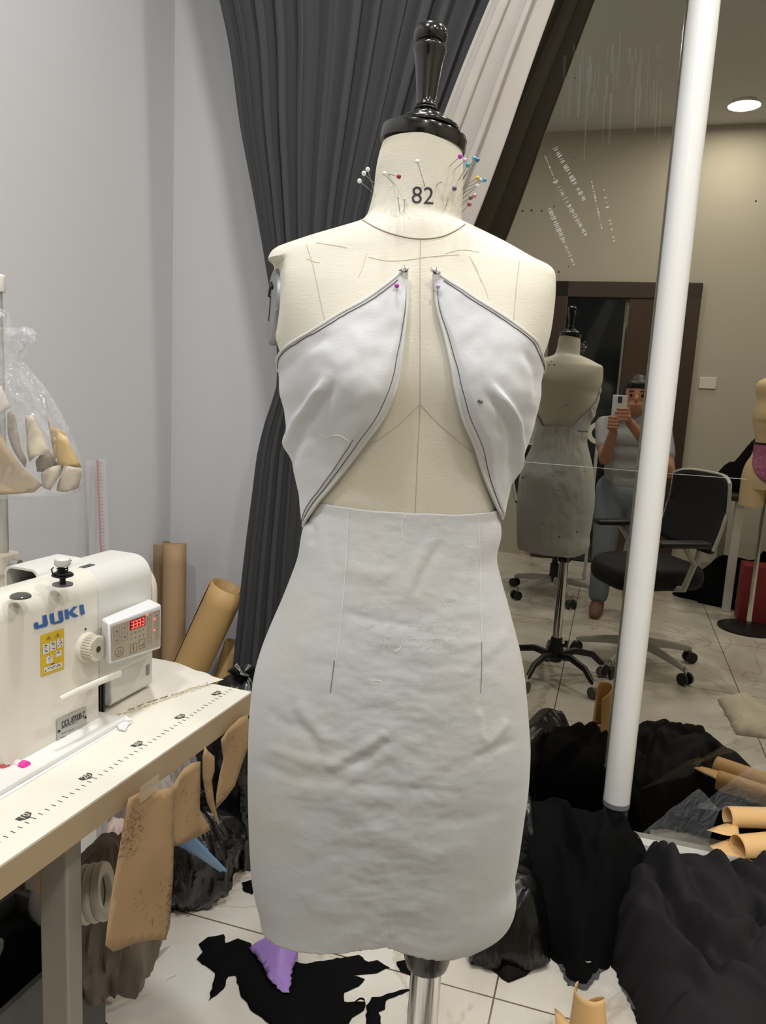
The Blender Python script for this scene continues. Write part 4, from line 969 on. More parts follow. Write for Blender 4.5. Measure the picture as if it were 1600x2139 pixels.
part('type_plate_small_print', g, wk, mach, sm=False, fix=False)
for (x, y) in ((122, 1527), (177, 1498)): part('plate_rivet', lathe([(.0022, 0), (.0018, .0012), (.0002, .0016)], 12, basis(FA(x, y, .001), AD, Z3, -LD)), dark_metal, mach)
part('front_screw', lathe([(.0016, 0), (.0014, .001), (.0002, .001)], 12, basis(FA(178, 1314, .0005), AD, Z3, -LD)), dark_metal, mach)
part('reverse_lever', tube([onb(126, 1462, -.03), onb(160, 1445, -.034), onb(215, 1421, -.034), onb(251, 1407, -.03)], .0052, 12, flat=.55), M('lever_cream', (234, 231, 218), .3), mach, bev=0)
part('lever_pivot', tube([onb(190, 1432, -.034), onb(190, 1432, .0)], .004, 10), enam, mach)
# thread tension post, guide and oil window on top
tp0 = atpl(131, 1222, Q(0, 0, .236), Z3)
Q1 = lambda dz: Matrix.Translation(tp0+Z3*dz)
part('guide_base', lathe([(.0135, 0), (.0135, .002), (.002, .0022)], 24, Q1(.0)), M('guide_base_grey', (120, 120, 118), .3, .6), mach)  # mid-grey metal disc under the tension post
part('tension_post', lathe([(.004, 0), (.004, .022)], 12, Q1(0)), dark_metal, mach)
part('tension_disc', lathe([(.003, .009), (.014, .013), (.0145, .0145), (.003, .0125)], 28, Q1(0)), dark_metal, mach)
part('tension_disc', lathe([(.003, .0165), (.0125, .0145), (.013, .0155), (.003, .0185)], 28, Q1(0.001)), dark_metal, mach)
part('tension_spring', tube([tp0+Vector((.007*cos(k*.7), .007*sin(k*.7), .018+k*.00035)) for k in range(28)], .0009, 5), dark_metal, mach)
part('tension_nut', lathe([(.0095, .027), (.0105, .029), (.0105, .036), (.009, .038), (.0003, .0382)], 24, Q1(0)), enam2, mach)
part('thread_hook', tube([tp0+AD*-.01+Z3*.016, tp0+AD*-.018+Z3*.02, tp0+AD*-.02+Z3*.026, tp0+AD*-.016+Z3*.028], .0011, 6), dark_metal, mach)
ow = atpl(43, 1246, Q(0, 0, .236), Z3)
part('oil_window', lathe([(.013, -.001), (.013, .001), (.011, .003), (.006, .0045), (.0003, .005)], 28, Matrix.Translation(ow)), M('oil_window_dark', (90, 92, 88), .12, .3), mach)

# loose things on the table
lace = thing('white_cloth', 'thin white cloth with frayed edge lying behind and beneath the sewing machine', 'cloth', T(-.1, .3, 0))
def tabpoly(px): return [tuple(atz(x, y, TZ)) for x, y in px]
P = tabpoly([(200, 1512), (245, 1495), (300, 1473), (350, 1455), (400, 1440), (435, 1432), (468, 1421), (430, 1408), (392, 1395), (345, 1382), (300, 1372), (240, 1400)])
P = [(p[0]+random.uniform(-.002, .002), p[1]+random.uniform(-.002, .002)) for p in P]
part('cloth_sheet', heap(P, .003, .01, .02, (30, .2), 4, amp=.0008, base=TZ, fine=.0006, jit=.003), M('offwhite_cloth', (222, 216, 204), .8, bump=(300, .3)), lace)
g = G(); a = Vector(atz(200, 1512, TZ)); b2 = Vector(atz(435, 1432, TZ)); random.seed(9)
for k in range(60):
    t = k/59; c = a.lerp(b2, t)+Vector((0, 0, .002)); q = Vector((random.uniform(-1, 1), random.uniform(-1, 1), .3))*.006
    g.add(*tube([c-q*.6, c+q*.3+Z3*.002, c+q], .0011, 4, flat=.5))
part('frayed_edge', g, M('fray_cream', (232, 224, 202), .9), lace)
strip = G(); sp = [atz(0, 1582, TZ), atz(82, 1580, TZ), atz(206, 1514, TZ), atz(270, 1506, TZ), atz(258, 1515, TZ), atz(0, 1672, TZ), F_(-.9, .11, TZ)+Vector((0, 0, 0))]
sp = [T(-.92, .1), T(-.1, .1), atz(272, 1507, TZ), atz(256, 1517, TZ), atz(0, 1672, TZ)]; e_ = (sp[4]-sp[3]).normalized(); sp[4] = sp[3]+e_*.62; sp[0] = sp[4]+LD*.2; sp[1] = T(-.12, .22)
v_, f_ = prism([(p.x, p.y) for p in sp], TZ+.0002, TZ+.0012)
part('white_paper_runner', (v_, f_), M('runner_white', (232, 232, 233), .5), None, sm=False, label='white paper runner lying along the table in front of the sewing machine', cat='paper')
tg0 = atz(262, 1512, TZ)
sw = thing('fabric_swatch', 'small white folded swatch lying at the end of the paper runner', 'swatch', tg0)
v_, f_ = prism([tuple(atz(*p, TZ)[:2]) for p in ((242, 1512), (276, 1513), (268, 1518), (262, 1530), (248, 1527))], TZ+.0015, TZ+.004); part('fold', (v_, f_), M('swatch_white', (222, 222, 224), .6), sw, sm=False)
part('paper_tip', G().add([atz(242, 1513, TZ)+Z3*.006, atz(277, 1512, TZ)+Z3*.006, atz(262, 1505, TZ)+Z3*.008, atz(242, 1513, TZ)+Z3*.004, atz(277, 1512, TZ)+Z3*.004, atz(262, 1505, TZ)+Z3*.004], [(0, 1, 2), (3, 5, 4), (0, 3, 4, 1), (1, 4, 5, 2), (2, 5, 3, 0)]), MATS['swatch_white'], sw, sm=False)
e1 = atz(186, 1529, TZ)+Z3*.003
part('small_button', lathe([(.005, -.001), (.006, .0005), (.004, .0015), (.0003, .001)], 16, Matrix.Translation(e1)), dark_metal, None, label='tiny dark button lying at the foot of the sewing machine', cat='button')
# marker pens at the left
def pen(x0, y0, x1, y1, bodyc, tipc, nm_, lb):
    a = atz(x0, y0, TZ+.008); b = atz(x1, y1, TZ+.008); d = (a-b).normalized(); th = thing('marker_pen', lb, 'pen', b, group=None)
    part('barrel', tube([b, b-d*.0+ d*0+ (a-b)*.0 + d*.10], .0058, 12), bodyc, th)
    part('cap_end', tube([b-d*.002, b-d*.010, b-d*.012], lambda t: .0072 if t < .7 else .004, 12), tipc, th)
pen(0, 1584, 44, 1598, M('pen_clear', (226, 216, 222), .2), M('pen_pink', (226, 60, 160), .4), '', 'clear marker pen with a bright pink end lying on the white runner')
pen(-20, 1585, 5, 1598, M('pen_red', (196, 48, 60), .3), M('pen_red_end', (200, 90, 96), .4), '', 'red pen lying beside the pink ended marker on the runner')

# thread stand with the hanging plastic bag
sp_ = atpl(10, 1230, T(0, .43, 0), LD); spx = Vector((sp_.x, sp_.y, TZ))
ts = thing('thread_stand', 'cream metal thread stand rising from the table behind the sewing machine', 'thread stand', spx)
cr_m = M('stand_cream', (206, 200, 184), .45)
def zat(y): return atpl(10, y, spx, Vector((spx.x, spx.y, 0)).normalized()).z
part('lower_pole', tube([spx, spx+Z3*(zat(1180)-TZ)], .0105, 20), cr_m, ts)
part('upper_pole', tube([spx+Z3*(zat(1180)-TZ), spx+Z3*(zat(600)-TZ)], .0085, 20), M('stand_chrome', (196, 194, 190), .3, .5), ts)
zb_ = zat(1175); part('clamp', G().add(*box(Vector((spx.x, spx.y, zb_)), (.042, .03, .036), RT)), cr_m, ts, bev=.004)
part('clamp_screw', tube([Vector((spx.x, spx.y, zb_+.002))+Vector((.02, -.01, 0)), Vector((spx.x, spx.y, zb_+.002))+Vector((.034, -.014, 0))], .008, 12), steel, ts)
part('top_cap', lathe([(.0125, -.012), (.0135, -.01), (.0135, .014), (.012, .016)], 24, Matrix.Translation(Vector((spx.x, spx.y, zat(596))))), white_pl, ts, bev=.001)
part('spool_arm', tube([spx+Z3*(zat(640)-TZ)+AD*.0, spx+Z3*(zat(640)-TZ)-AD*.25], .005, 8), steel, ts)
bagY = spx.y-.075
def by(x, y, dy=0): return atY(x, y, bagY+dy)
bag = thing('plastic_bag', 'clear knotted plastic bag full of brown paper scraps hanging on the thread stand', 'bag', by(60, 1030))
pm = bpy.data.materials.new('clear_plastic'); pm.use_nodes = True; nt = pm.node_tree; N = nt.nodes; L = nt.links; N.clear()
o_ = N.new('ShaderNodeOutputMaterial'); mx = N.new('ShaderNodeMixShader'); tr = N.new('ShaderNodeBsdfTransparent'); gs = N.new('ShaderNodeBsdfPrincipled'); gs.inputs['Base Color'].default_value = (.75, .77, .8, 1); gs.inputs['Roughness'].default_value = .12; gs.inputs['Specular IOR Level'].default_value = 1
lw_ = N.new('ShaderNodeLayerWeight'); lw_.inputs[0].default_value = .35; mr = N.new('ShaderNodeMapRange'); mr.inputs[3].default_value = .09; mr.inputs[4].default_value = .6
nz = N.new('ShaderNodeTexNoise'); nz.inputs['Scale'].default_value = 22; nz.inputs['Detail'].default_value = 3; nz.inputs['Distortion'].default_value = 1.5; tc = N.new('ShaderNodeTexCoord'); mpp = N.new('ShaderNodeMapping'); mpp.inputs['Scale'].default_value = (1.6, 1.6, .5)
L.new(tc.outputs['Object'], mpp.inputs[0]); L.new(mpp.outputs[0], nz.inputs['Vector']); bp = N.new('ShaderNodeBump'); bp.inputs['Strength'].default_value = .9; bp.inputs['Distance'].default_value = .012; L.new(nz.outputs[0], bp.inputs['Height']); L.new(bp.outputs[0], gs.inputs['Normal']); L.new(bp.outputs[0], lw_.inputs['Normal'])
L.new(lw_.outputs['Facing'], mr.inputs[0]); L.new(mr.outputs[0], mx.inputs[0]); L.new(tr.outputs[0], mx.inputs[1]); L.new(gs.outputs[0], mx.inputs[2]); L.new(mx.outputs[0], o_.inputs[0])
clear = pm
BL = [(686, -15, 60), (700, -25, 72), (720, -28, 66), (740, -20, 52), (755, -8, 44), (775, -20, 62), (810, -40, 92), (860, -70, 122), (910, -90, 148), (950, -95, 168), (985, -95, 176), (1010, -90, 174), (1028, -75, 165), (1035, -50, 140)]
rows = []
for k in range(60):
    t = k/59*(len(BL)-1); y = BL[0][0]+0; i = min(int(t), len(BL)-2); f = t-i
    y = BL[i][0]*(1-f)+BL[i+1][0]*f; x0 = BL[i][1]*(1-f)+BL[i+1][1]*f; x1 = BL[i][2]*(1-f)+BL[i+1][2]*f
    a = by(x0, y); b = by(x1, y); c = (a+b)/2; rx = (b-a).length/2; row = []
    for j in range(72):
        th = 2*pi*j/72; w_ = 1+.10*noise.noise(Vector((cos(th)*2.2, sin(th)*2.2, k*.03)))+ (.12 if y < 770 else .04)*sin(th*9+k*.1)*(1 if y < 900 else .4)
        row.append(c+(b-a).normalized()*rx*w_*cos(th)+Vector((0, 1, 0))*rx*.55*w_*sin(th))
    rows.append(row)
part('bag_film', grid(rows, True, True), clear, bag, ang=80)
g = G(); random.seed(4)
for (x, y, s_) in ((52, 700, 26), (20, 702, 22), (66, 712, 16), (38, 722, 22)):
    c = by(x, y, -.01); rows = []
    for i in range(9):
        row = []
        for j in range(14):
            ph = pi*i/8; th = 2*pi*j/14; r_ = s_/1600*bagY*.62*(1+.35*noise.noise(Vector((cos(th)*2*sin(ph), sin(th)*2*sin(ph)+x, cos(ph)*2+y))))
            row.append(c+Vector((r_*sin(ph)*cos(th), r_*sin(ph)*sin(th)*.7, r_*cos(ph))))
        rows.append(row)
    g.add(*grid(rows, True))
part('bag_knot', g, clear, bag, ang=30)
part('handle_loop', tube([by(12, 690), by(6, 660), spx*1+Z3*(zat(640)-TZ)+Vector((0, -.012, 0)), by(16, 655), by(18, 695)], .004, 8, flat=.3), clear, bag)
def curl(P, name, mat, lb, dy, bend=.03, ax=0, thick=.0006):
    """piece of stiff paper inside the bag, outline in photo px at its own depth"""
    W_ = [atY(x, y, bagY+dy) for x, y in P]; cx0 = sum(p.x for p in W_)/len(W_); wd = max(p.x for p in W_)-min(p.x for p in W_)
    vs, fs, Q_ = fill([(p.x, p.z) for p in W_], .008)
    v = [Vector((p.x, bagY+dy-bend*(1-((p.x-cx0)/(wd*.55))**2)+.006*noise.noise(Vector((p.x*20, p.y*20, dy*50))), p.y)) for p in vs]
    return part(name, G().add(v, fs), mat, None, sol=thick, ang=60, label=lb, cat='paper scrap', group='paper scraps inside the plastic bag')
kr1 = M('scrap_taupe', (170, 150, 124), .7, bump=(60, .2)); kr2 = M('scrap_cream', (216, 204, 176), .7, bump=(50, .2)); kr3 = M('scrap_gold', (198, 172, 122), .5, bump=(50, .2)); kr4 = M('scrap_grey', (178, 168, 152), .7, bump=(50, .2))
curl([(-60, 880), (0, 868), (14, 862), (22, 905), (60, 975), (92, 1012), (80, 1026), (20, 1028), (0, 1010), (-60, 1010)], 'paper_scrap', kr1, 'large taupe pattern paper scrap at the left inside the hanging bag', -.028)
curl([(14, 862), (38, 856), (44, 880), (52, 930), (62, 960), (60, 975), (22, 905)], 'paper_scrap', M('scrap_glossy', (160, 150, 136), .3), 'shiny narrow taupe strip curling beside the large taupe scrap in the bag', -.01, .015)
curl([(56, 868), (82, 866), (94, 900), (106, 945), (88, 950), (74, 962), (62, 930)], 'paper_scrap', kr2, 'cream rolled paper strip in the middle of the hanging bag', -.012, .02)
curl([(78, 962), (90, 950), (112, 944), (122, 975), (100, 985), (82, 984)], 'paper_scrap', M('scrap_brown', (122, 104, 82), .7), 'dark brown paper curl below the cream rolled strip in the bag', -.01, .012)
curl([(84, 990), (120, 972), (138, 968), (134, 990), (118, 1020), (94, 1014)], 'paper_scrap', kr4, 'greenish grey paper scrap at the bottom middle of the hanging bag', -.024, .02)
curl([(120, 972), (130, 910), (140, 900), (158, 912), (172, 960), (176, 975), (150, 968)], 'paper_scrap', kr3, 'golden paper roll at the right side of the hanging bag', -.008, .03)
curl([(118, 1024), (138, 992), (150, 970), (176, 978), (170, 1018), (150, 1024)], 'paper_scrap', kr4, 'pinkish grey scrap in the lower right corner of the hanging bag', -.02, .02)
curl([(100, 866), (112, 890), (138, 902), (128, 950), (118, 960), (108, 910)], 'paper_scrap', M('scrap_ochre', (190, 152, 96), .6), 'ochre scrap tucked behind the cream strip in the hanging bag', .012, .01)
curl([(-50, 800), (8, 806), (26, 850), (10, 864), (-50, 880)], 'paper_scrap', M('scrap_pale', (214, 202, 192), .7), 'pale pinkish paper standing above the taupe scrap in the bag', .015, .01)

# ================================================ corner behind the table
rulr = atpl(200, 960, W(SL+.02, 0, 0), EX); rb = atpl(209, 1180, W(SL+.06, 0, 0), EX)
dr = (rulr-rb).normalized(); rbot = rb-dr*(rb.z/dr.z)
rl_ = thing('acrylic_ruler', 'long clear acrylic ruler with a red scale line leaning against the left wall', 'ruler', rbot)
clr2 = bpy.data.materials.new('clear_acrylic'); clr2.use_nodes = True; b = clr2.node_tree.nodes['Principled BSDF']; b.inputs['Base Color'].default_value = (.78, .76, .78, 1); b.inputs['Alpha'].default_value = .16; b.inputs['Roughness'].default_value = .1
Rr = Matrix((NX, EX.cross(NX) if 0 else dr.cross(NX), dr)).transposed()
ctr = rulr*.5+rbot*.5; ln = (rulr-rbot).length
part('ruler_blade', G().add(*box(ctr, (.085, .003, ln), Rr)), clr2, rl_, sm=False)
part('scale_line', G().add(*box(ctr+NX*.004+EX*.002, (.008, .0008, ln), Rr)), M('scale_red', (190, 140, 142), .5), rl_, sm=False)
g = G()
for k in range(70): g.add(*box(rulr-dr*(.01+k*.01)+NX*.016+EX*.002, (.008 if k % 5 else .014, .0008, .0012), Rr))
part('scale_ticks', g, M('scale_ink', (150, 120, 120), .5), rl_, sm=False)
def proll(name, x0, y0, x1, y1, s_off, r, mat, lb, t_pl, z0=0.0, flat=1.0):
    tp_ = atpl(x0, y0, NX*t_pl, NX); m_ = atpl(x1, y1, NX*(t_pl-s_off), NX); d = (m_-tp_).normalized(); bt_ = tp_+d*((z0-tp_.z)/d.z)
    th = thing(name, lb, 'paper roll', bt_)
    d2 = (tp_-bt_).normalized(); ax = d2.orthogonal().normalized(); ay = d2.cross(ax); L_ = (tp_-bt_).length; rows = []
    for k in range(31):   # spiral sheet
        pass
    n = 100; rows = []
    for zz in [L_*q/12 for q in range(13)]:
        row = []
        for j in range(n):
            a = 2*pi*2.4*j/(n-1); rr = r*(1-.10*(1-j/(n-1))*1.6); rr *= 1+.02*noise.noise(Vector((a, zz*3, r*50)))
            row.append(bt_+d2*(zz+ (.004*noise.noise(Vector((a*.7, 0, zz*0+r*90))) if zz > L_*.99 else 0)+r*.0)+(ax*cos(a)+ay*sin(a))*rr)
        rows.append(row)
    part('rolled_sheet', grid(rows), mat, th, sol=.0007, ang=60)
    return th
proll('kraft_paper_roll', 335, 1134, 333, 1370, .0, .034, M('kraft_dark', (132, 106, 78), .7, bump=(35, .3)), 'dark brown kraft paper roll standing upright, leftmost of the rolls in the corner', TW-.07)  # darker brown paper than the other rolls
proll('kraft_paper_roll', 365, 1136, 362, 1370, .05, .038, M('kraft_mid', (156, 128, 94), .65, bump=(35, .3)), 'brown kraft paper roll standing upright, second from left in the corner', TW-.13)
proll('kraft_paper_roll', 477, 1226, 385, 1425, .04, .058, M('kraft_gold', (184, 150, 98), .55, bump=(35, .2)), 'thick golden brown kraft paper roll leaning to the right beside the charcoal curtain', TW-.2)
proll('kraft_paper_roll', 488, 1340, 462, 1430, .03, .028, M('kraft_pale', (196, 164, 112), .6, bump=(35, .2)), 'thin pale kraft roll low behind the thick leaning roll', TW-.12)

# ================================================ HANGING PATTERNS, FLOOR STUFF
kp = bpy.data.materials.new('marked_kraft'); kp.use_nodes = True; nt = kp.node_tree; N = nt.nodes; L = nt.links; b = N['Principled BSDF']; b.inputs['Roughness'].default_value = .65
tc = N.new('ShaderNodeTexCoord'); n1 = N.new('ShaderNodeTexNoise'); n1.inputs['Scale'].default_value = 150; n1.inputs['Detail'].default_value = 3; n1.inputs['Distortion'].default_value = 1.5; L.new(tc.outputs['Object'], n1.inputs[0])
n2 = N.new('ShaderNodeTexNoise'); n2.inputs['Scale'].default_value = 11; n2.inputs['Detail'].default_value = 2; L.new(tc.outputs['Object'], n2.inputs[0])
m1 = N.new('ShaderNodeMath'); m1.operation = 'MULTIPLY'; L.new(n1.outputs[0], m1.inputs[0]); L.new(n2.outputs[0], m1.inputs[1])
r = N.new('ShaderNodeValToRGB'); e = r.color_ramp.elements; e[0].position = .295; e[0].color = (lin(166), lin(136), lin(98), 1); e[1].position = .335; e[1].color = (lin(118), lin(94), lin(68), 1)
L.new(m1.outputs[0], r.inputs[0]); L.new(r.outputs[0], b.inputs['Base Color'])
def hang(px, label, b0, curve=.02, name='paper_pattern', mat=kp, wob=.004, step=.012):
    P3 = [onedge(x, y, b0) for x, y in px]; P = [((p-O).dot(AD), p.z) for p in P3]
    vs, fs, q = fill(P, step); zt_ = max(p[1] for p in P); am = sum(p[0] for p in P)/len(P)
    v = []
    for p in vs:
        d = zt_-p.y; v.append(F_(p.x, b0-curve*(d/.25)**1.5-wob*sin((p.x-am)*28)*min(1, d/.05)+.003*noise.noise(Vector((p.x*12, p.y*12, b0*40))), p.y))
    return part(name, G().add(v, fs), mat, None, sol=.0007, ang=60, label=label, cat='paper pattern', group='brown paper patterns hanging from the table edge')
def onedge(x, y, b0): return atpl(x, y, O+LD*b0, LD)
hang([(268, 1668), (290, 1655), (330, 1649), (361, 1643), (357, 1700), (353, 1760), (349, 1830), (344, 1880), (340, 1925), (330, 1958), (300, 1960), (272, 1968), (246, 1980), (228, 1985), (213, 1972), (222, 1925), (232, 1880), (243, 1830), (254, 1770), (262, 1710)], 'long brown paper pattern covered in pencil marks, nearest hanging from the table edge', -.012, .012)
hang([(352, 1660), (372, 1625), (385, 1606), (402, 1594), (418, 1590), (415, 1640), (412, 1690), (431, 1730), (400, 1750), (366, 1768), (354, 1765)], 'short wide brown paper pattern with a hole, second hanging from the table edge', -.006, .008)
hang([(428, 1560), (434, 1568), (447, 1580), (446, 1610), (441, 1630), (444, 1680), (451, 1727), (440, 1700), (432, 1675), (426, 1620), (424, 1580)], 'narrow curled brown paper strip between two wider patterns', -.004, .006, wob=.006)
hang([(463, 1545), (480, 1520), (500, 1500), (516, 1493), (521, 1515), (517, 1550), (508, 1580), (490, 1640), (472, 1668), (452, 1692), (455, 1660), (461, 1625), (470, 1585)], 'pointed brown paper pattern hanging nearest the corner of the table', -.008, .006)
part('clear_tape', G().add(*prism([(0, 0), (.04, .0), (.04, .022), (0, .022)], 0, .0004)).xf(basis(onedge(292, 1678, -.016), AD, Z3, -LD)), M('tape_clear', (210, 196, 168), .2, alpha=.45), None, sm=False, label='piece of clear tape holding the nearest paper pattern', cat='tape')

def bagblob(name, c, rx, ry, h, mat, label, cat='bag', seed=0, fold=.16, n=90, m=60, top=.25, lean=(0, 0), knot=True):
    rows = []
    for i in range(m):
        t = i/(m-1); z = h*t
        pr_ = (max(0, 1-((t-.32)/.70)**2))**.5 if t > .32 else (.80+.20*sin(min(1, t/.32)*pi/2))
        pr_ = max(pr_, .10 if knot else .02)
        row = []
        for j in range(n):
            a = 2*pi*j/n; w_ = 1+fold*noise.noise(Vector((cos(a)*2, sin(a)*2, t*2+seed)))-fold*.55*abs(noise.noise(Vector((cos(a)*5, sin(a)*5, t*1.6+seed+5))))*1.6+fold*.25*noise.noise(Vector((cos(a)*11, sin(a)*11, t*6+seed)))
            row.append(Vector((c[0]+lean[0]*t+rx*pr_*w_*cos(a), c[1]+lean[1]*t+ry*pr_*w_*sin(a), c[2]+z*(1+.05*noise.noise(Vector((a, t*3, seed)))) + .002)))
        rows.append(row)
    th = thing(name, label, cat, c)
    part('bag_body', grid(rows, True, True), mat, th, ang=80)
    if knot:
        k = []; tp_ = Vector((c[0]+lean[0], c[1]+lean[1], c[2]+h))
        for q in range(5):
            a = 2*pi*q/5; k.append(tube([tp_+Z3*-.02, tp_+Vector((cos(a)*.012, sin(a)*.012, .012)), tp_+Vector((cos(a)*.035, sin(a)*.03, .03+.01*sin(q*3)))], lambda t: .008+.006*t, 8, flat=.3))
        gg = G()
        for q in k: gg.add(*q)
        part('tied_neck', gg, mat, th, ang=60)
    return th
blk = M('black_bin_film', (12, 12, 13), .22, bump=(26, .5), bdist=.01, spec=.6)
c1 = atz(400, 1855, 0); bagblob('garbage_bag', tuple(c1), .13, .12, .23, blk, 'small shiny black bin bag on the floor behind the hanging patterns', seed=1, fold=.26)
c2 = atz(505, 1790, 0); bagblob('garbage_bag', tuple(c2+Vector((.0, .02, 0))), .15, .12, .50, blk, 'tall black bin bag behind the dress, against the charcoal curtain', seed=4, fold=.3, lean=(-.02, .03))
def strip3(pts, wd, mat, name, label, cat, sol=.001, nrm=None, parent=None):
    P = smooth_path(pts, 6); rows = []
    for i, p in enumerate(P):
        t = i/(len(P)-1); w_ = wd(t) if callable(wd) else wd; w_ = Vector(w_); rows.append([p-w_*.5, p-w_*.25+Z3*.002, p, p+w_*.25-Z3*.002, p+w_*.5])
    return part(name, grid(rows), mat, parent, sol=sol, ang=60, label=label, cat=cat)
bl_ = M('pale_blue_film', (128, 170, 214), .4)
strip3([atY(372, 1745, 1.22), atY(400, 1762, 1.22), atY(435, 1792, 1.24), atY(468, 1820, 1.28)], lambda t: (.012, 0, .034*(1-t)+.004), bl_, 'blue_plastic_scrap', 'pale blue curved plastic scrap draped on the small black bin bag', 'scrap')
# black offcut below tall bag
def floor_piece(px, name, mat, label, cat, H=.006, grp=None, step=.012, amp=.004, edge=.012, seed=0, base=0, **k):
    return part(name, heap(worldpoly(px, base), H, edge, step, (22, .4), seed, amp=amp, base=base, fine=.0015, jit=.002, **k), mat, None, sol=.001, ang=60, label=label, cat=cat, group=grp)
blkc = M('black_jersey_cloth', (10, 9, 10), .9, bump=(900, .3), spec=.12)
gs_ = 'black fabric offcuts on the floor'
floor_piece([(505, 1845), (528, 1838), (540, 1860), (526, 1870), (508, 1862)], 'fabric_offcut', blkc, 'small black offcut on the floor beside the tall bin bag', 'fabric offcut', .012, gs_, .008)
main = [(415, 1974), (434, 1959), (467, 1953), (471, 1972), (497, 1962), (524, 1972), (535, 1989), (557, 2037), (569, 2056), (595, 2069), (604, 2037), (610, 2011), (640, 2015), (685, 2007), (749, 1996), (769, 2011), (788, 2007), (814, 2023), (788, 2034), (737, 2039), (762, 2047), (749, 2062), (719, 2075), (719, 2094), (749, 2094), (763, 2094), (760, 2112), (735, 2128), (722, 2150), (700, 2190), (590, 2175), (561, 2139), (524, 2112), (501, 2075), (492, 2039), (477, 2041), (467, 2067), (436, 2092), (449, 2034), (411, 2005), (424, 1990)]
floor_piece(main, 'fabric_offcut', blkc, 'largest ragged black offcut on the tiles in front of the dress form', 'fabric offcut', .010, gs_, .010, .005, .02, 3)
floor_piece([(828, 2011), (867, 2003), (870, 2043), (836, 2030)], 'fabric_offcut', blkc, 'small black four-sided offcut touching the chrome pole', 'fabric offcut', .005, gs_, .008)
floor_piece([(765, 2102), (776, 2085), (800, 2082), (835, 2070), (866, 2067), (840, 2078), (806, 2092), (804, 2110), (790, 2116), (795, 2126), (796, 2160), (765, 2160)], 'fabric_offcut', blkc, 'pointed black offcut left of the chrome pole at the bottom', 'fabric offcut', .008, gs_, .008, .003)
strip3([atz(742, 2093, .006), atz(752, 2086, .014), atz(761, 2089, .02), atz(762, 2100, .012)], (.0, .006, .0), blkc, 'fabric_offcut', 'tiny curled black strip at the right edge of the largest offcut', 'fabric offcut').__setitem__('group', gs_)
pur = M('purple_tissue', (164, 132, 204), .6, bump=(30, .4), bdist=.004)
P = worldpoly([(520, 1975), (545, 1962), (575, 1950), (617, 1962), (622, 1990), (610, 2020), (605, 2068), (590, 2068), (562, 2040), (545, 2005)], .02)
part('purple_cloth', heap(P, .035, .03, .008, (26, .5), 7, amp=.016, base=.012, fine=.008, jit=.003, dirn=.9), pur, None, sol=.0008, ang=30, label='crumpled light purple cloth lying on the black offcut below the hem', cat='cloth')

# --- black and charcoal fabrics on the right
tulle = M('black_tulle_cloth', (7, 7, 8), .9, bump=(300, .5), bdist=.002, spec=.12)
satin = M('black_satin_cloth', (8, 8, 9), .28, spec=.45, bump=(14, .25), bdist=.02)
jer = M('charcoal_jersey_cloth', (38, 36, 38), .9, bump=(700, .3), bdist=.002, spec=.15)
def wst(x, y, z=0.0): p = atz(x, y, z); return p.dot(EX), p.dot(NX)
sA = W(0, DM-.045).dot(EX)
def back_pt(x, t=DM-.04):    # floor point on the line t at photo column x (near its foot)
    best = None
    for y in range(1500, 2100, 4):
        s, tt = wst(x, y)
        if tt <= t: best = atz(x, y, 0); break
    return tuple(best)
bt_ = [back_pt(x) for x in (1010, 1080, 1150, 1220, 1285, 1345)]
polyA = bt_ + [tuple(atz(*p, 0)) for p in ((1365, 1840), (1360, 1880), (1330, 1950), (1310, 1990), (1260, 2030), (1225, 2070), (1185, 2060), (1168, 2020), (1140, 1995), (1100, 1990), (1050, 1975), (1000, 1960), (985, 1900), (960, 1800))]
foot = Vector((pb.x, pb.y, 0))
def topA(x, y):
    t = x*NX.x+y*NX.y; k = max(0, min(1, (t-1.25)/.65)); return .05+.13*k*k*(3-2*k)+.05*fbm(x*3, y*3, 4, 2)
def crs(*L_): return [([tuple(atz(x, y, .1)[:2]) for x, y in P_], h_, w_) for P_, h_, w_ in L_]
CA = crs(([(1120, 1700), (1170, 1760), (1210, 1850), (1245, 1920)], .03, .012), ([(1160, 1740), (1180, 1830), (1235, 1900)], -.02, .01), ([(1150, 1800), (1190, 1900), (1200, 1990)], .022, .012), ([(1250, 1730), (1260, 1800), (1240, 1860)], .03, .014), ([(1290, 1700), (1300, 1770), (1270, 1850), (1275, 1930)], .028, .013), ([(1170, 1660), (1230, 1690), (1300, 1720)], .025, .012), ([(1100, 1650), (1180, 1680), (1240, 1740)], -.02, .012), ([(1220, 1900), (1215, 1980), (1190, 2030)], .018, .01))
CJ = crs(([(1345, 1800), (1370, 1900), (1400, 1960), (1450, 2010), (1480, 2060)], -.045, .012), ([(1370, 1800), (1395, 1880), (1440, 1950), (1500, 2000)], .03, .014), ([(1340, 1795), (1420, 1800), (1500, 1795), (1570, 1830), (1600, 1900)], .04, .012), ([(1480, 1810), (1490, 1870), (1530, 1930), (1560, 2000)], .03, .012), ([(1500, 1850), (1550, 1900), (1600, 1920)], -.035, .012), ([(1420, 1960), (1480, 2000), (1540, 2010), (1600, 1990)], .03, .012), ([(1440, 1985), (1500, 2030), (1560, 2045)], -.035, .010), ([(1300, 1900), (1340, 1960), (1420, 2020), (1500, 2100)], .03, .014), ([(1290, 1960), (1360, 2030), (1430, 2060), (1480, 2110)], -.02, .012), ([(1500, 2060), (1560, 2080), (1620, 2130)], .035, .012), ([(1520, 1800), (1560, 1860), (1620, 1880)], .03, .01), ([(1330, 2080), (1400, 2110), (1460, 2100)], .025, .012), ([(1560, 1930), (1580, 1980), (1560, 2040)], -.03, .010))
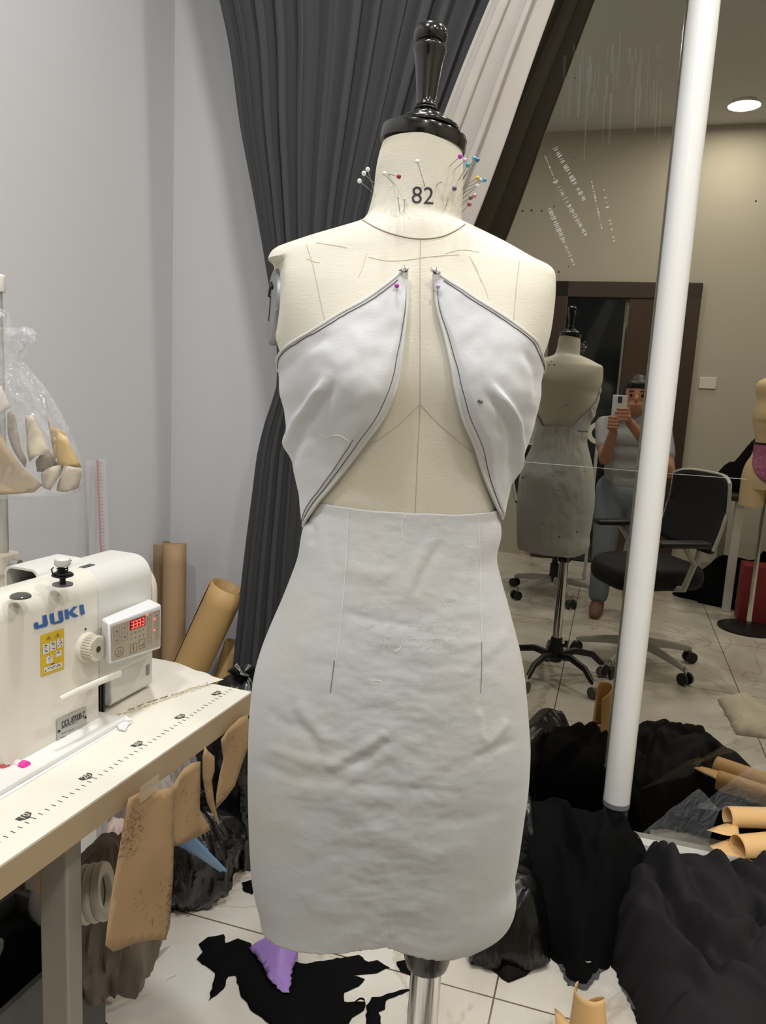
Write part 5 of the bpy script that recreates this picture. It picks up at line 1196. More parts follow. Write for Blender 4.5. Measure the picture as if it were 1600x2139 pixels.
CS = crs(([(1120, 1710), (1130, 1770), (1145, 1800)], .02, .008), ([(1080, 1700), (1110, 1790), (1140, 1830), (1150, 1790)], .022, .008), ([(1085, 1860), (1130, 1850), (1150, 1870)], -.02, .008), ([(1080, 1895), (1130, 1890), (1150, 1910)], .016, .007), ([(1060, 1940), (1100, 1915), (1150, 1920)], .016, .006), ([(1060, 1965), (1110, 1940), (1150, 1945)], .014, .006))
ha = part('black_fabric_pile', heap(polyA, .15, .045, .0095, (13, .6), 2, amp=.012, top=topA, dirn=.25, fine=.008, creases=CA), tulle, None, ang=70, sol=.001, label='matte black fabric piled around the foot of the white pole', cat='fabric')
polyS = [tuple(atz(*p, .06)) for p in ((1000, 1690), (1085, 1700), (1118, 1712), (1138, 1745), (1150, 1790), (1152, 1840), (1150, 1880), (1156, 1930), (1150, 1975), (1110, 1990), (1040, 1985), (985, 1975), (975, 1900), (980, 1780))]
def topS(x, y): return topA(x, y)+.035
part('satin_fabric', heap(polyS, .1, .04, .008, (17, .35), 8, amp=.010, top=topS, dirn=-.9, fine=.002, base=.012, creases=CS), satin, None, ang=80, sol=.001, label='shiny black satin draped beside the hem of the white skirt', cat='fabric')
shr = M('brown_black_sheer_cloth', (26, 21, 21), .85, spec=.1)
floor_piece([(990, 1962), (1040, 1975), (1100, 1985), (1140, 1996), (1118, 2022), (1098, 2040), (1062, 2054), (1048, 2046), (1030, 2030), (1020, 2022), (1004, 2018), (1000, 1995)], 'sheer_fabric', shr, 'dark brownish sheer fabric with a frayed edge in front of the black satin', 'fabric', .03, None, .010, .014, .02, 5)
rb_ = [back_pt(x, DM-.06) for x in (1345, 1400, 1480, 1560, 1640, 1700)]
polyJ = [tuple(atz(*p, 0)) for p in ((1330, 1830),)] + [tuple(Vector(p)-NX*.10) for p in rb_[1:]] + [tuple(atz(*p, 0)) for p in ((1720, 1900), (1740, 2100), (1700, 2300), (1560, 2330), (1400, 2300), (1345, 2180), (1325, 2120), (1300, 2070), (1275, 2010), (1268, 1960), (1278, 1900))]
def topJ(x, y):
    t = x*NX.x+y*NX.y; s = x*EX.x+y*EX.y; k = max(0, min(1, (t-1.1)/.7)); return .075+.10*k*k*(3-2*k)+.055*fbm(x*3.2, y*3.2, 14, 2)
part('jersey_fabric', heap(polyJ, .14, .035, .009, (9, 1.1), 12, amp=.019, top=topJ, dirn=.75, fine=.006, creases=CJ), jer, None, ang=80, sol=.0012, label='large heap of charcoal jersey fabric at the lower right', cat='fabric')
film_m = clear.copy(); film_m.name = 'thin_clear_film'
for n_ in film_m.node_tree.nodes:
    if n_.type == 'MAP_RANGE': n_.inputs[3].default_value = .03; n_.inputs[4].default_value = .34
TPl = lambda x, y, t: atpl(x, y, NX*t, NX)
# clear plastic on the floor and over the pile
def film(pts, name, label, cat='plastic film', sub=14, amp=.012, seed=0):
    a, b_, c, d = [Vector(p) for p in pts]; rows = []
    for i in range(sub*2+1):
        u = i/(sub*2); row = []
        for j in range(sub*2+1):
            v = j/(sub*2); p = (a*(1-u)+b_*u)*(1-v)+(d*(1-u)+c*u)*v; row.append(p+Vector((.5*amp*noise.noise(p*14+Vector((seed, 0, 0))), .5*amp*noise.noise(p*14+Vector((0, seed, 3))), amp*noise.noise(p*9+Vector((0, 0, seed)))+amp*.4*noise.noise(p*30))))
        rows.append(row)
    return part(name, grid(rows), film_m, None, ang=40, sol=0, label=label, cat=cat)
film([TPl(1330, 1748, 2.08), TPl(1475, 1768, 2.0), TPl(1505, 1690, 2.05), TPl(1460, 1650, 2.12)], 'plastic_bag', 'clear plastic bag lying on the charcoal jersey behind the kraft paper', 'bag', seed=2)
film([TPl(1450, 1690, 2.08), TPl(1640, 1690, 2.02), TPl(1660, 1575, 2.1), TPl(1560, 1605, 2.12)], 'plastic_sheet', 'clear plastic sheet standing up at the right edge near the mirror', seed=5)
film([atz(1128, 2010, .012), atz(1230, 2085, .012), atz(1330, 2110, .012), atz(1275, 2025, .016)], 'plastic_sheet', 'clear plastic sheet on the tiles under the edge of the black fabric', seed=9)
film([atz(225, 1930, .012), atz(300, 1990, .012), atz(372, 1960, .012), atz(350, 1905, .02)], 'plastic_sheet', 'clear plastic sheet on the floor behind the long paper pattern', seed=3)
# kraft pattern pieces on the right
def kcurl(c0, c1, r, a0, a1, name, label, mat=kraft_l, taper=1.0, wavy=.0):
    c0 = Vector(c0); c1 = Vector(c1); d = (c1-c0).normalized(); ax = (Z3-d*d.z).normalized(); ay = d.cross(ax); rows = []
    for i in range(21):
        t = i/20; c = c0.lerp(c1, t); rr = r*(1+(taper-1)*t); row = []
        for j in range(31):
            a = a0+(a1-a0)*j/30; q = rr*(1+wavy*noise.noise(Vector((a, t*3, r*9)))); row.append(c+ax*cos(a)*q+ay*sin(a)*q)
        rows.append(row)
    return part(name, grid(rows), mat, None, sol=.0006, ang=60, label=label, cat='paper')
kcurl(atz(1519, 1707, .22), atz(1720, 1712, .22), .028, -2.6, 2.2, 'kraft_paper_piece', 'rolled kraft paper piece lying on the jersey, upper one at the right edge')
kcurl(atz(1540, 1772, .205), atz(1720, 1760, .205), .032, -2.2, 1.9, 'kraft_paper_piece', 'rolled kraft paper piece lying on the jersey, lower one at the right edge', taper=1.2)
def flatpiece(px, z, name, mat, label, cat='paper', amp=.006, rise=0, grp=None):
    P = [tuple(atz(x, y, z)) for x, y in px]; vs, fs, q = fill(P, .014)
    return part(name, G().add([Vector((p.x, p.y, z+amp*noise.noise(Vector((p.x*9, p.y*9, z*9)))+rise*(p.x-P[0][0]))) for p in vs], fs), mat, None, sol=.0006, ang=60, label=label, cat=cat, group=grp)
flatpiece([(1476, 1735), (1516, 1722), (1540, 1722), (1545, 1750), (1512, 1746)], .21, 'kraft_paper_tip', kraft_l, 'pointed kraft paper tip poking out left of the two rolled pieces')
flatpiece([(1482, 1768), (1530, 1752), (1560, 1765), (1580, 1800), (1545, 1790), (1500, 1783)], .19, 'kraft_paper_tip', kraft_l, 'lower pointed kraft paper tip resting on the charcoal jersey')
# curled paper standing at the bottom
kc = atz(1227, 2076, .185); 
def standcurl():
    rows = []; n = 40
    for i in range(17):
        t = i/16; row = []
        for j in range(n+1):
            a = -2.5+5.6*j/n; r_ = .028+.018*(1-t); zt_ = .19*t; drop = .0
            zz = .003+.19*t*(1-.28*max(0, (j/n-.55)/.45)**1.5) ; row.append(Vector((kc.x+.004+r_*sin(a)+.012*(1-t), kc.y-r_*cos(a), zz)))
        rows.append(row)
    return grid(rows)
part('kraft_paper_roll', standcurl(), kraft_l, None, sol=.0007, ang=60, label='short curled kraft paper standing upright on the tiles at the bottom edge', cat='paper roll')
flatpiece([(1158, 2108), (1172, 2120), (1196, 2150), (1160, 2150)], .03, 'kraft_paper_tip', kraft_l, 'small brown paper tip at the bottom beside the standing curl', amp=.02)
# small litter
for i, (x, y, l_) in enumerate(((345, 2050, .03), (985, 2012, .006), (560, 1470, 0))):
    if l_: part('loose_thread', tube([atz(x, y, .002), atz(x+8, y-8, .004), atz(x+8+l_*500, y-14, .002)], .0007, 5), thr, None, label=('white loose thread on the tiles right of the paper pattern', 'tiny white thread on the tiles in front of the dark sheer fabric')[i], cat='thread')
part('loose_thread', tube([atz(1220, 2007, .045), atz(1226, 2010, .05), atz(1234, 2009, .045)], .0008, 5), thr, None, label='short white thread lying on the black fabric', cat='thread')

# --- under the table
pk_m = M('dusty_pink_cloth', (214, 190, 182), .8, bump=(60, .4), bdist=.004); gr_m = M('greige_cloth', (120, 110, 98), .8, bump=(60, .3)); wt_m = M('offwhite_tape', (205, 199, 186), .75)
cu = atz(205, 2000, 0)
bagblob('pink_fabric_bundle', tuple(cu+AD*.06), .055, .07, .30, pk_m, 'dusty pink fabric bundle standing under the table behind the front leg', 'fabric', seed=6, fold=.35, knot=False)
rc = onb(195, 1862, .10)
rc = atY(190, 1866, 1.08); rd = Vector((.97, .10, .2)).normalized(); th = thing('tape_roll', 'stack of off-white ribbon rolls on the pink bundle under the table', 'tape roll', rc)
for k in range(4):
    part('ribbon_coil', lathe([(.026, -.005), (.042, -.006), (.044, 0), (.042, .006), (.026, .005), (.026, -.005)], 40, basis(rc+rd*(.013*k-.02), rd.orthogonal().normalized(), rd.cross(rd.orthogonal().normalized()), rd), cap=False), wt_m, th)
c3 = atY(232, 1745, 1.2); bagblob('fabric_bundle', (c3.x, c3.y, .26), .085, .09, .26, gr_m, 'grey-beige crumpled fabric under the table between the leg and the patterns', 'fabric', seed=9, fold=.4, knot=False)
c3 = atz(255, 1900, 0); bagblob('clear_bag_of_scraps', tuple(c3+AD*.12), .13, .12, .42, clear, 'clear plastic bag of scraps under the table behind the patterns', 'bag', seed=13, fold=.3)
bagblob('scrap_bundle', tuple(c3+AD*.12+Z3*.004), .11, .10, .30, M('brown_scrap_cloth', (172, 158, 148), .8, bump=(40, .5), bdist=.006), 'brownish scraps inside the clear bag under the table', 'fabric', seed=15, fold=.4, knot=False)
strip3([atz(236, 1985, .05), atz(262, 2006, .012), atz(300, 2004, .012), atz(335, 1966, .05)], (.03, .07, .02), M('white_sheet_paper', (186, 184, 180), .6), 'white_paper_sheet', 'curved white paper sheet on the floor below the long pattern', 'paper')
for i, (y0, y1, lb) in enumerate(((2066, 2056, 'upper'), (2090, 2072, 'lower'))):
    part('black_strap', tube([atz(150, y0+14, .02), atz(185, y0-2, .03), atz(215, y1-4, .03), atz(243, y1, .03)], .0105, 12, flat=.5), black_pl, None, label='%s of the two black strap ends sticking out beside the table leg' % lb, cat='strap')
rdm = M('red_pouch', (190, 28, 32), .5)
th = thing('red_packet', 'red triangular packet with a black label at the foot of the table leg', 'packet', atz(195, 2125, 0))
v_, f_ = prism([tuple(atz(*p, .02)[:2]) for p in ((160, 2108), (184, 2094), (202, 2112), (226, 2142), (240, 2170), (160, 2150))], .002, .02); part('packet_body', (v_, f_), rdm, th, bev=.002)
v_, f_ = prism([tuple(atz(*p, .02)[:2]) for p in ((194, 2118), (202, 2113), (228, 2143), (216, 2150))], .0202, .021); lbp = part('label_patch', (v_, f_), black_pl, th, sm=False)
g = G()
for k in range(6):
    p = atz(199+4.2*k, 2118+5.0*k, .0214); g.add(*box(p, (.0016, .006, .0003), Matrix.Rotation(.2*k, 3, 'Z')))
part('label_lettering', g, M('label_white', (200, 190, 180), .6), lbp, sm=False)
cbm = M('cardboard', (150, 112, 74), .8)
th = thing('cardboard_box', 'brown cardboard box on the floor against the wall behind the grey crate', 'box', F_(-.14, .5, 0))
part('box_body', G().add(*fbox(-.34, .06, .47, .6, .002, .42)), cbm, th, sm=False); part('box_flap', G().add(*fbox(-.34, .06, .42, .47, .415, .42)), cbm, th, sm=False)
th = thing('storage_crate', 'grey plastic crate behind the leg under the sewing table', 'crate', F_(-.25, .3, 0))
gm = M('grey_crate', (84, 86, 86), .5)
for (a0, a1, b0, b1, z0, z1) in ((-.37, -.13, .2, .4, .005, .015), (-.37, -.36, .2, .4, .015, .38), (-.14, -.13, .2, .4, .015, .38), (-.36, -.14, .2, .21, .015, .38), (-.36, -.14, .39, .4, .015, .38)):
    part('crate_side', G().add(*fbox(a0, a1, b0, b1, z0, z1)), gm, th, sm=False)
part('fabric_bundle', heap([tuple(F_(-.355, .215, 0)), tuple(F_(-.145, .215, 0)), tuple(F_(-.145, .385, 0)), tuple(F_(-.355, .385, 0))], .05, .03, .012, (20, .5), 3, amp=.02, base=.33), blkc, None, sol=.001, label='black scraps filling the grey crate under the table', cat='fabric')

# ================================================ BEHIND THE CAMERA (seen in the mirror)
def make_chair(name, loc, rz, label, group='black office chairs behind the camera'):
    t = thing(name, label, 'office chair', (0, 0, 0)); wm_ = M('chair_grey_white', (190, 190, 184), .45); bm_ = M('chair_black_fabric', (22, 22, 24), .85, bump=(300, .3))
    for q in range(5):
        a = 2*pi*q/5+.35; d = Vector((cos(a), sin(a), 0))
        lg = part('base_arm', tube([d*.03+Z3*.115, d*.16+Z3*.10, d*.29+Z3*.075], lambda k: .026-.010*k, 10, flat=.6), wm_, t)
        c = d*.30; s_ = d.cross(Z3)
        for k in (-1, 1): part('castor', tube([c+s_*.012*k+Z3*.03, c+s_*.026*k+Z3*.03], .029, 18), black_pl, lg, bev=0)
        part('castor_stem', tube([c+Z3*.03, c+Z3*.08], .007, 8), steel, lg)
    part('gas_lift', lathe([(.03, .1), (.03, .22), (.02, .22), (.02, .42)], 20), black_pl, t)
    part('tilt_box', gbox((0, 0, .425), (.2, .16, .04)), black_pl, t, bev=.01)
    rows = []
    for i in range(13):
        z = i/12; k = sqrt(max(0.02, 1-(2*z-1)**2))
        row = []
        for j in range(48):
            a = 2*pi*j/48; c_, s_ = cos(a), sin(a); r_ = (abs(c_)**4+abs(s_)**4)**(-.25); row.append(Vector((.225*r_*c_*(.9+.1*k), .23*r_*s_*(.9+.1*k),   .435+.10*z-.02*(max(0, -s_*r_)**3))))
        rows.append(row)
    part('seat', grid(rows, True, True), bm_, t, ang=60)
    rows = []
    for i in range(15):
        z = i/14; row = []
        for j in range(25):
            u = j/24*2-1; w_ = .23-.03*(z-.4)**2; row.append(Vector((u*w_, .24+.05*z-.055*(1-u*u)*.0+.045*(-u*u)+.02*sin(z*pi), .60+.38*z-.03*(abs(u)**5)*(1 if z > .5 else -1))))
        rows.append(row)
    part('backrest', grid(rows), bm_, t, sol=.02)
    part('back_frame', tube([r[0] for r in rows]+rows[-1][1:-1]+[r[-1] for r in rows[::-1]], .009, 8), wm_, t)
    part('back_spine', tube([Vector((0, .12, .43)), Vector((0, .27, .47)), Vector((0, .30, .62)), Vector((0, .31, .8))], .02, 10, flat=.6), wm_, t)
    for k in (-1, 1):
        part('armrest', G().add(*tube([Vector((k*.18, .03, .44)), Vector((k*.27, .03, .46)), Vector((k*.285, .06, .58)), Vector((k*.285, .0, .66))], .017, 10, flat=.6)), wm_, t)
        part('arm_pad', gbox((k*.285, -.01, .675), (.075, .26, .028)), black_pl, t, bev=.01)
    part('lever', tube([Vector((.1, -.02, .43)), Vector((.25, -.03, .415)), Vector((.31, -.03, .405)), Vector((.36, -.03, .40))], lambda k: .005 if k < .75 else .012, 8), black_pl, t)
    t.location = loc; t.rotation_euler = (0, 0, rz); t['group'] = group
    return t
def copy_tree(o, parent=None):
    c = o.copy(); COL.objects.link(c); c.parent = parent
    for ch in o.children: copy_tree(ch, c)
    return c
wh = [ratz(*p, .0) for p in ((1205, 1345), (1262, 1398), (1412, 1400), (1430, 1362))]
cen = sum(wh, Vector())/4+NX*.08
chair1 = make_chair('office_chair', (cen.x, cen.y, 0), AN*-1+radians(-120), 'black office chair with grey five-star base, large one just in front of the camera')
wh2 = [ratz(*p, .0) for p in ((1230, 1250), (1066, 1258))]
cen2 = sum(wh2, Vector())/2+NX*-.12
ch2 = copy_tree(chair1); ch2.location = (cen2.x, cen2.y, 0); ch2.rotation_euler = (0, 0, radians(115)-AN); ch2['label'] = 'black office chair with grey base, standing further back beside the glass door'

# second dress form with pink lace briefs
f2 = ratY(1618, 900, 4.42); F2 = Vector((f2.x, f2.y, 0))
prof2 = [(.80, .0), (.802, .085), (.83, .135), (.90, .150), (.96, .148), (1.02, .135), (1.08, .108), (1.14, .098), (1.2, .105), (1.28, .125), (1.34, .13), (1.42, .118), (1.50, .135), (1.54, .12), (1.57, .07), (1.60, .052), (1.70, .046), (1.71, .0)]
zsh = ratY(1585, 795, 4.42).z; zlo = ratY(1570, 1042, 4.42).z; kz = (zsh-zlo)/(1.54-.80)
prof2 = [(zlo+(z-.80)*kz, r) for z, r in prof2]; fm2 = M('form_peach', (216, 190, 150), .7)
th = thing('dress_form', 'cream half-body dress form with legs wearing pink lace briefs, behind the camera', 'dress form', F2)
zk = zlo+.13*kz
def b2(a, z):
    r_ = cint([(p[0], p[1]) for p in prof2], z); bust = 0
    yy = sin(a)*.72; 
    return Vector((F2.x, F2.y, z))+EX*(r_*cos(a)*.95)+NX*(r_*yy*(1.15 if yy > 0 and z > zlo+.5*kz else 1))
rows = [[b2(2*pi*j/48, zlo+.07*kz+(prof2[-1][0]-.002-zlo-.07*kz)*i/70) for j in range(48)] for i in range(71)]
part('torso', grid(rows, True, True), fm2, th, ang=60)
for k in (-1, 1):
    rows = []
    for i in range(12):
        z = zlo-.04+.15*i/11; rows.append([Vector((F2.x, F2.y, z))+EX*(k*.072+.068*(1+.04*i/11)*cos(2*pi*j/30))+NX*(.085*sin(2*pi*j/30)) for j in range(30)])
    part('thigh', grid(rows, True, True), fm2, th)
part('neck_cap', lathe([(.05, 0), (.05, .02), (.01, .03), (.012, .1), (.0003, .13)], 24, Matrix.Translation(Vector((F2.x, F2.y, prof2[-1][0])))), black_lac, th)
part('stand_pole', lathe([(.014, .03), (.014, zlo+.1)], 16, Matrix.Translation(F2)), chrome, th)
part('stand_base', lathe([(.17, .0), (.17, .012), (.03, .03), (.0003, .03)], 40, Matrix.Translation(F2)), dark_metal, th)
zw = ratY(1570, 925, 4.42).z; rows = []
def fr(a, lo): return lo
for i in range(14):
    t = i/13; row = []
    for j in range(61):
        a = 2*pi*j/60; front = max(0, abs(sin(a)))**1.6; low = zw-(.03+.19*front); z = zw+(low-zw)*t; p = b2(a, max(z, zlo+.03)); c = Vector((F2.x, F2.y, p.z)); row.append(c+(p-c)*1.05)
    rows.append(row)
ub = part('lace_briefs', grid(rows), M('pink_lace_cloth', (176, 108, 136), .8, bump=(160, .6), rgb2=(140, 70, 104), vscale=60), None, sol=.001, label='pink lace briefs with a dark waistband on the second dress form', cat='underwear')
part('waistband', tube([b2(2*pi*j/60, zw)*1+ (b2(2*pi*j/60, zw)-Vector((F2.x, F2.y, zw)))*.06 for j in range(61)], .005, 6), black_pl, ub)
# work table with black garments
wt = ratY(1600, 1040, 4.75); tt_ = wt.dot(NX); ts_ = ratY(1500, 1100, 4.75).dot(EX)
tt_ = min(tt_, -.75)
th = thing('work_table', 'dark topped work table with white legs along the rear wall', 'table', W(ts_+.75, tt_-.3, 0))
part('table_top', G().add(*rbox(ts_+.75, tt_-.3, .74, 1.7, .7, .035)), M('dark_table_top', (34, 33, 33), .5), th, bev=.004)
for (ds, dt) in ((.12, .0), (.12, -.6), (1.4, .0), (1.4, -.6)): part('table_leg', G().add(*rbox(ts_+ds, tt_+dt-.01, .36, .05, .05, .72)), white_metal, th, bev=.004)
part('stretcher', G().add(*rbox(ts_+.75, tt_-.3, .16, 1.3, .04, .04)), white_metal, th)
def wpoly(s0, s1, t0, t1, n=8):
    c = ((s0+s1)/2, (t0+t1)/2); return [tuple(W(c[0]+(s1-s0)/2*cos(2*pi*k/24)*(1+.12*sin(k*2.3)), c[1]+(t1-t0)/2*sin(2*pi*k/24)*(1+.1*cos(k*1.7)))) for k in range(24)]
part('garment_pile', heap(wpoly(ts_-.02, ts_+1.1, tt_-.62, tt_-.02), .5, .14, .03, (12, .6), 21, amp=.05, base=.76), blkc, None, ang=70, sol=.002, label='tall pile of black garments on the rear work table', cat='fabric')
part('garment_pile', heap(wpoly(ts_-.15, ts_+.9, tt_-.55, tt_-.05), .45, .14, .03, (12, .6), 25, amp=.05, base=.0), blkc, None, ang=70, sol=.002, label='black fabric heaped on the floor under the rear work table', cat='fabric')
rbp = ratY(1580, 1215, 4.6); th = thing('red_box', 'dark red box on the floor under the rear work table', 'box', Vector((rbp.x, rbp.y, 0)))
part('box_body', G().add(*box(Vector((rbp.x, rbp.y, rbp.z*.5+.06)), (.18, .16, rbp.z+.1), RM)), M('dark_red_card', (128, 34, 38), .6), th, bev=.004)
# stand with white tape ring between chair and form
rg = ratY(1250, 905, 5.35)
th = thing('tape_ring_stand', 'slim grey stand carrying a white ring of tape, behind the person', 'stand', Vector((rg.x, rg.y, 0)))
part('stand_base', lathe([(.14, 0), (.14, .012), (.02, .025), (.0003, .025)], 32, Matrix.Translation(Vector((rg.x, rg.y, 0)))), M('chair_grey_white', (190, 190, 184), .45), th)
part('stand_rod', tube([Vector((rg.x, rg.y, .02)), Vector((rg.x, rg.y, rg.z-.05))], .012, 10), MATS['chair_grey_white'], th)
part('tape_ring', lathe([(.045, -.016), (.075, -.016), (.077, 0), (.075, .016), (.045, .016), (.045, -.016)], 36, basis(rg, EX, Z3, -NX), cap=False), white_pl, th)
# papers lying near the mirror at the right, seen only as reflections
for i, (px, lb) in enumerate(((((1500, 1450), (1560, 1440), (1620, 1470), (1610, 1530), (1540, 1520)), 'cream crumpled paper on the tiles in front of the mirror, seen as a reflection'),)):
    P = [tuple(ratz(x, y, .03)) for x, y in px]
    part('crumpled_paper', heap(P, .06, .05, .02, (16, .5), 31, amp=.03, base=.0, fine=.01), M('cream_paper', (216, 206, 186), .7), None, sol=.0008, ang=40, label=lb, cat='paper')

# ================================================ PERSON with a phone
ph_s = .0
pc_ = refl(Vector((0, 0, 0)))
def rs(x, y, t): p = atpl(x, y, NX*(2*DM-t), NX); return p.dot(EX), p.z
TP = -.36
hs, hz = rs(1330, 822, TP)
zt_ = rs(1325, 792, TP)[1]; kf = zt_/1.60
skin = M('skin', (176, 126, 102), .55); hairm = M('black_hair', (20, 17, 16), .45, bump=(200, .5), tscale=(1, 1, .1)); shirt = M('light_grey_shirt', (150, 152, 154), .85, bump=(500, .2)); jeans = M('pale_blue_trousers', (124, 134, 146), .85, bump=(500, .2)); shoe = M('brown_sandal', (122, 84, 72), .6)
def PW_(s, t, z): return W(hs+s, TP+t, z)
def limb(pts, g, n=14):
    """tapered limb through (point, radius) list"""
    P = [Vector(p) for p, r in pts]; R_ = [r for p, r in pts]; Q_ = smooth_path(P, 6); k = len(Q_); m_ = len(R_)-1
    def rad(t): x = t*m_; i = min(int(x), m_-1); f = x-i; return R_[i]*(1-f)+R_[i+1]*f
    g.add(*tube(Q_, rad, n)); 
    for p, r in ((P[0], R_[0]), (P[-1], R_[-1])): ball(g, p, r, n)
def ball(g, c, r, n=14, sc=(1, 1, 1), rot=None):
    rows = []
    for i in range(1, 10):
        ph = pi*i/10; row = []
        for j in range(n):
            v = Vector((r*sc[0]*sin(ph)*cos(2*pi*j/n), r*sc[1]*sin(ph)*sin(2*pi*j/n), r*sc[2]*cos(ph)))
            row.append(Vector(c)+(rot @ v if rot is not None else v))
        rows.append(row)
    g.add(*grid(rows, True, True))
HZ = zt_-.105*kf*1.0                     # head centre
RMp = Matrix((EX, NX, Z3)).transposed()  # person's right-left, forward, up
def ell(g, s, t, z, a, b_, c, n=18): ball(g, PW_(s, t, z), 1, n, (a, b_, c), RMp)
shz = zt_-.30*kf; hpz = zt_*.54; knz = .27*zt_; 
body_ = G()
# head: skull, jaw, nose, lips, ears
ell(body_, 0, .0, HZ+.01, .074, .092, .10); ell(body_, 0, .03, HZ-.055, .052, .062, .055); ell(body_, 0, .098, HZ-.02, .011, .016, .02); ell(body_, 0, .083, HZ+.002, .008, .014, .026)
ell(body_, 0, .088, HZ-.052, .022, .01, .007); ell(body_, 0, .084, HZ-.064, .018, .01, .007); ell(body_, -.075, -.005, HZ-.01, .009, .018, .03); ell(body_, .075, -.005, HZ-.01, .009, .018, .03)
limb([(PW_(0, -.02, HZ-.06), .05), (PW_(0, -.035, shz+.02), .052)], body_)
# torso
for (z, a, b_) in ((shz-.01, .13, .07), (shz-.08, .15, .095), (shz-.17, .14, .09), (shz-.27, .125, .085), (hpz+.06, .145, .095), (hpz, .15, .10)): ell(body_, 0, -.04, z, a, b_, .09)
# phone geometry: lens sits right behind the camera position
PC = W(.004, -.013, CH-.045)
pel = {}
for k in (-1, 1):
    sh = PW_(k*.165, -.045, shz-.01)
    if k > 0: el = PW_(.22, .09, shz-.25); wr = Vector(PC)+EX*.062+NX*-.045+Z3*-.075
    else: el = Vector(PC)+EX*-.05+NX*-.22+Z3*-.30; wr = Vector(PC)+EX*-.018+NX*-.05+Z3*-.135
    limb([(sh, .05), (sh.lerp(el, .5), .042), (el, .036)], body_); limb([(el, .036), (el.lerp(wr, .35), .035), (wr, .024)], body_)
    pel[k] = (sh, el, wr)
for k in (-1, 1):
    hp = PW_(k*.085, -.04, hpz); kn = PW_(k*.095, -.01, knz); an = PW_(k*.10, -.05, .075)
    limb([(hp, .085), (hp.lerp(kn, .5), .07), (kn, .052)], body_); limb([(kn, .052), (kn.lerp(an, .35), .05), (an, .034)], body_)
    limb([(PW_(k*.10, -.07, .045), .034), (PW_(k*.105, .02, .04), .034), (PW_(k*.11, .11, .028), .024)], body_)
# hands: palm and five separate bent fingers each
def hand(wr, palm_dir, across, nrm, g, curl_=1.0, L_=.085):
    pd = palm_dir.normalized(); ac = (across-pd*across.dot(pd)).normalized(); nn = nrm
    for q in range(4):
        b_ = wr+ac*((q-1.5)*.018); limb([(wr+ac*(q-1.5)*.010, .015), (b_+pd*L_*.9, .0115)], g, 10)
    return [wr+ac*((q-1.5)*.0195)+pd*L_ for q in range(4)], pd, ac
Rr_ = pel[1][2]; 
# right hand: palm behind the right edge of the phone, fingers closing over its back
kn_, pd, ac = hand(Rr_, (EX*-.25+Z3*.75+NX*.35), Z3*.8-EX*.3, None, body_, L_=.05)
lens_ = (.062, .07, .066, .054)
for q in range(4):
    k0 = PC+EX*.044+NX*.0+Z3*(-.005-q*.019); limb([(Rr_.lerp(k0, .55), .013), (k0+EX*.004, .0095), (k0+NX*.019-EX*.022, .0085), (k0+NX*.021-EX*(.022+lens_[q]*.5), .0075)], body_, 10)
limb([(Rr_+Z3*.005, .014), (PC+EX*.046-NX*.022+Z3*-.055, .011), (PC+EX*.018-NX*.018+Z3*-.045, .009)], body_, 10)
Lr_ = pel[-1][2]
for q in range(4):
    k0 = PC-EX*.042+Z3*(-.055-q*.018)+NX*.002; limb([(Lr_.lerp(k0, .5), .012), (k0-EX*.003, .0095), (k0+NX*.019+EX*.02, .0085), (k0+NX*.021+EX*(.02+lens_[3-q]*.4), .0072)], body_, 10)
limb([(Lr_+Z3*.01, .013), (PC-EX*.044-NX*.02+Z3*-.07, .0105), (PC-EX*.014-NX*.018+Z3*-.06, .0085)], body_, 10)
limb([(Lr_, .022), (Lr_.lerp(PC-EX*.03-Z3*.08, .8), .018)], body_); limb([(Rr_, .022), (Rr_.lerp(PC+EX*.045-Z3*.04, .6), .018)], body_)
pers = thing('person', 'standing person in a light grey t-shirt holding up a phone, reflected in the mirror', 'person', PW_(0, -.04, 0))
def rem(o, vox, sm=2):
    m_ = o.modifiers.new('r', 'REMESH'); m_.mode = 'VOXEL'; m_.voxel_size = vox; m_.use_smooth_shade = True
    s = o.modifiers.new('s', 'SMOOTH'); s.factor = .5; s.iterations = sm
    return o
rem(part('body', body_, skin, pers, fix=True), .0045)
sg_ = G()
for (z, a, b_) in ((shz-.0, .135, .076), (shz-.08, .150, .100), (shz-.17, .142, .096), (shz-.24, .136, .092), (shz-.31, .138, .094), (hpz+.12, .145, .10), (hpz+.04, .152, .108)): ell(sg_, 0, -.04, z, a, b_, .095)
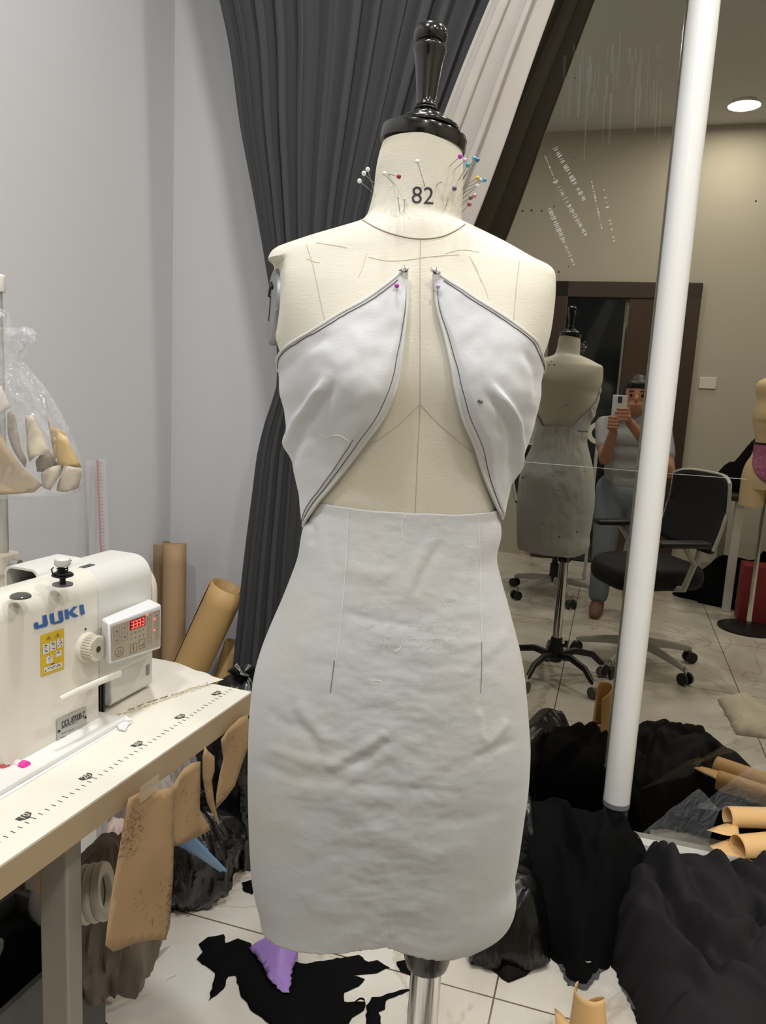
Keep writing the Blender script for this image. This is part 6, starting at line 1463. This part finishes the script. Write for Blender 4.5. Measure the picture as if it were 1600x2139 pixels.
for k in (-1, 1):
    limb([(PW_(k*.10, -.045, shz+.005), .05), (PW_(k*.165, -.045, shz-.01), .055)], sg_)
    sh, el, wr = pel[k]; limb([(sh, .056), (sh.lerp(el, .6), .052)], sg_)
rem(part('t_shirt', sg_, shirt, pers), .008)
tg_ = G(); ell(tg_, 0, -.04, hpz-.01, .165, .115, .11)
for k in (-1, 1):
    hp = PW_(k*.085, -.04, hpz); kn = PW_(k*.095, -.01, knz); an = PW_(k*.10, -.05, .11); limb([(hp, .096), (hp.lerp(kn, .5), .085), (kn, .068)], tg_); limb([(kn, .068), (an, .06)], tg_)
rem(part('trousers', tg_, jeans, pers), .008)
hg = G(); ell(hg, 0, -.022, HZ+.022, .086, .098, .106, 24); ell(hg, 0, -.07, HZ-.06, .07, .05, .11); ell(hg, -.066, -.0, HZ-.01, .022, .045, .075); ell(hg, .066, -.0, HZ-.01, .022, .045, .075); ell(hg, 0, .052, HZ+.062, .066, .045, .034)
rem(part('hair', hg, hairm, pers), .006)
for k in (-1, 1):
    part('eye', G().add(*lathe([(.0003, 0), (.005, .0005), (.0085, 0), (.0003, -.002)], 14, basis(PW_(k*.031, .084, HZ+.0), EX, Z3, -NX))), M('eye_dark', (30, 24, 22), .2), pers)
    part('eyebrow', tube([PW_(k*.018, .087, HZ+.022), PW_(k*.032, .086, HZ+.026), PW_(k*.046, .078, HZ+.02)], .003, 6), hairm, pers)
    sg2 = G(); limb([(PW_(k*.10, -.085, .036), .042), (PW_(k*.105, .02, .032), .044), (PW_(k*.11, .12, .022), .032)], sg2); rem(part('shoe', sg2, shoe, pers), .007)
ph = thing('phone', 'white phone held upright in both hands at the camera position', 'phone', PC-Z3*.07)
PR = Matrix((EX, NX, Z3)).transposed()
part('phone_body', G().add(*box(PC-Z3*.01-NX*.002, (.078, .008, .158), PR)), M('phone_white', (206, 206, 210), .3), ph, bev=.003)
part('camera_bump', G().add(*box(PC+Z3*.045+NX*.0025, (.022, .002, .034), PR)), M('phone_camera_grey', (60, 60, 64), .2), ph, bev=.0005)
part('screen', G().add(*box(PC-Z3*.01-NX*.0065, (.072, .0008, .148), PR)), M('phone_screen', (40, 42, 46), .1), ph)
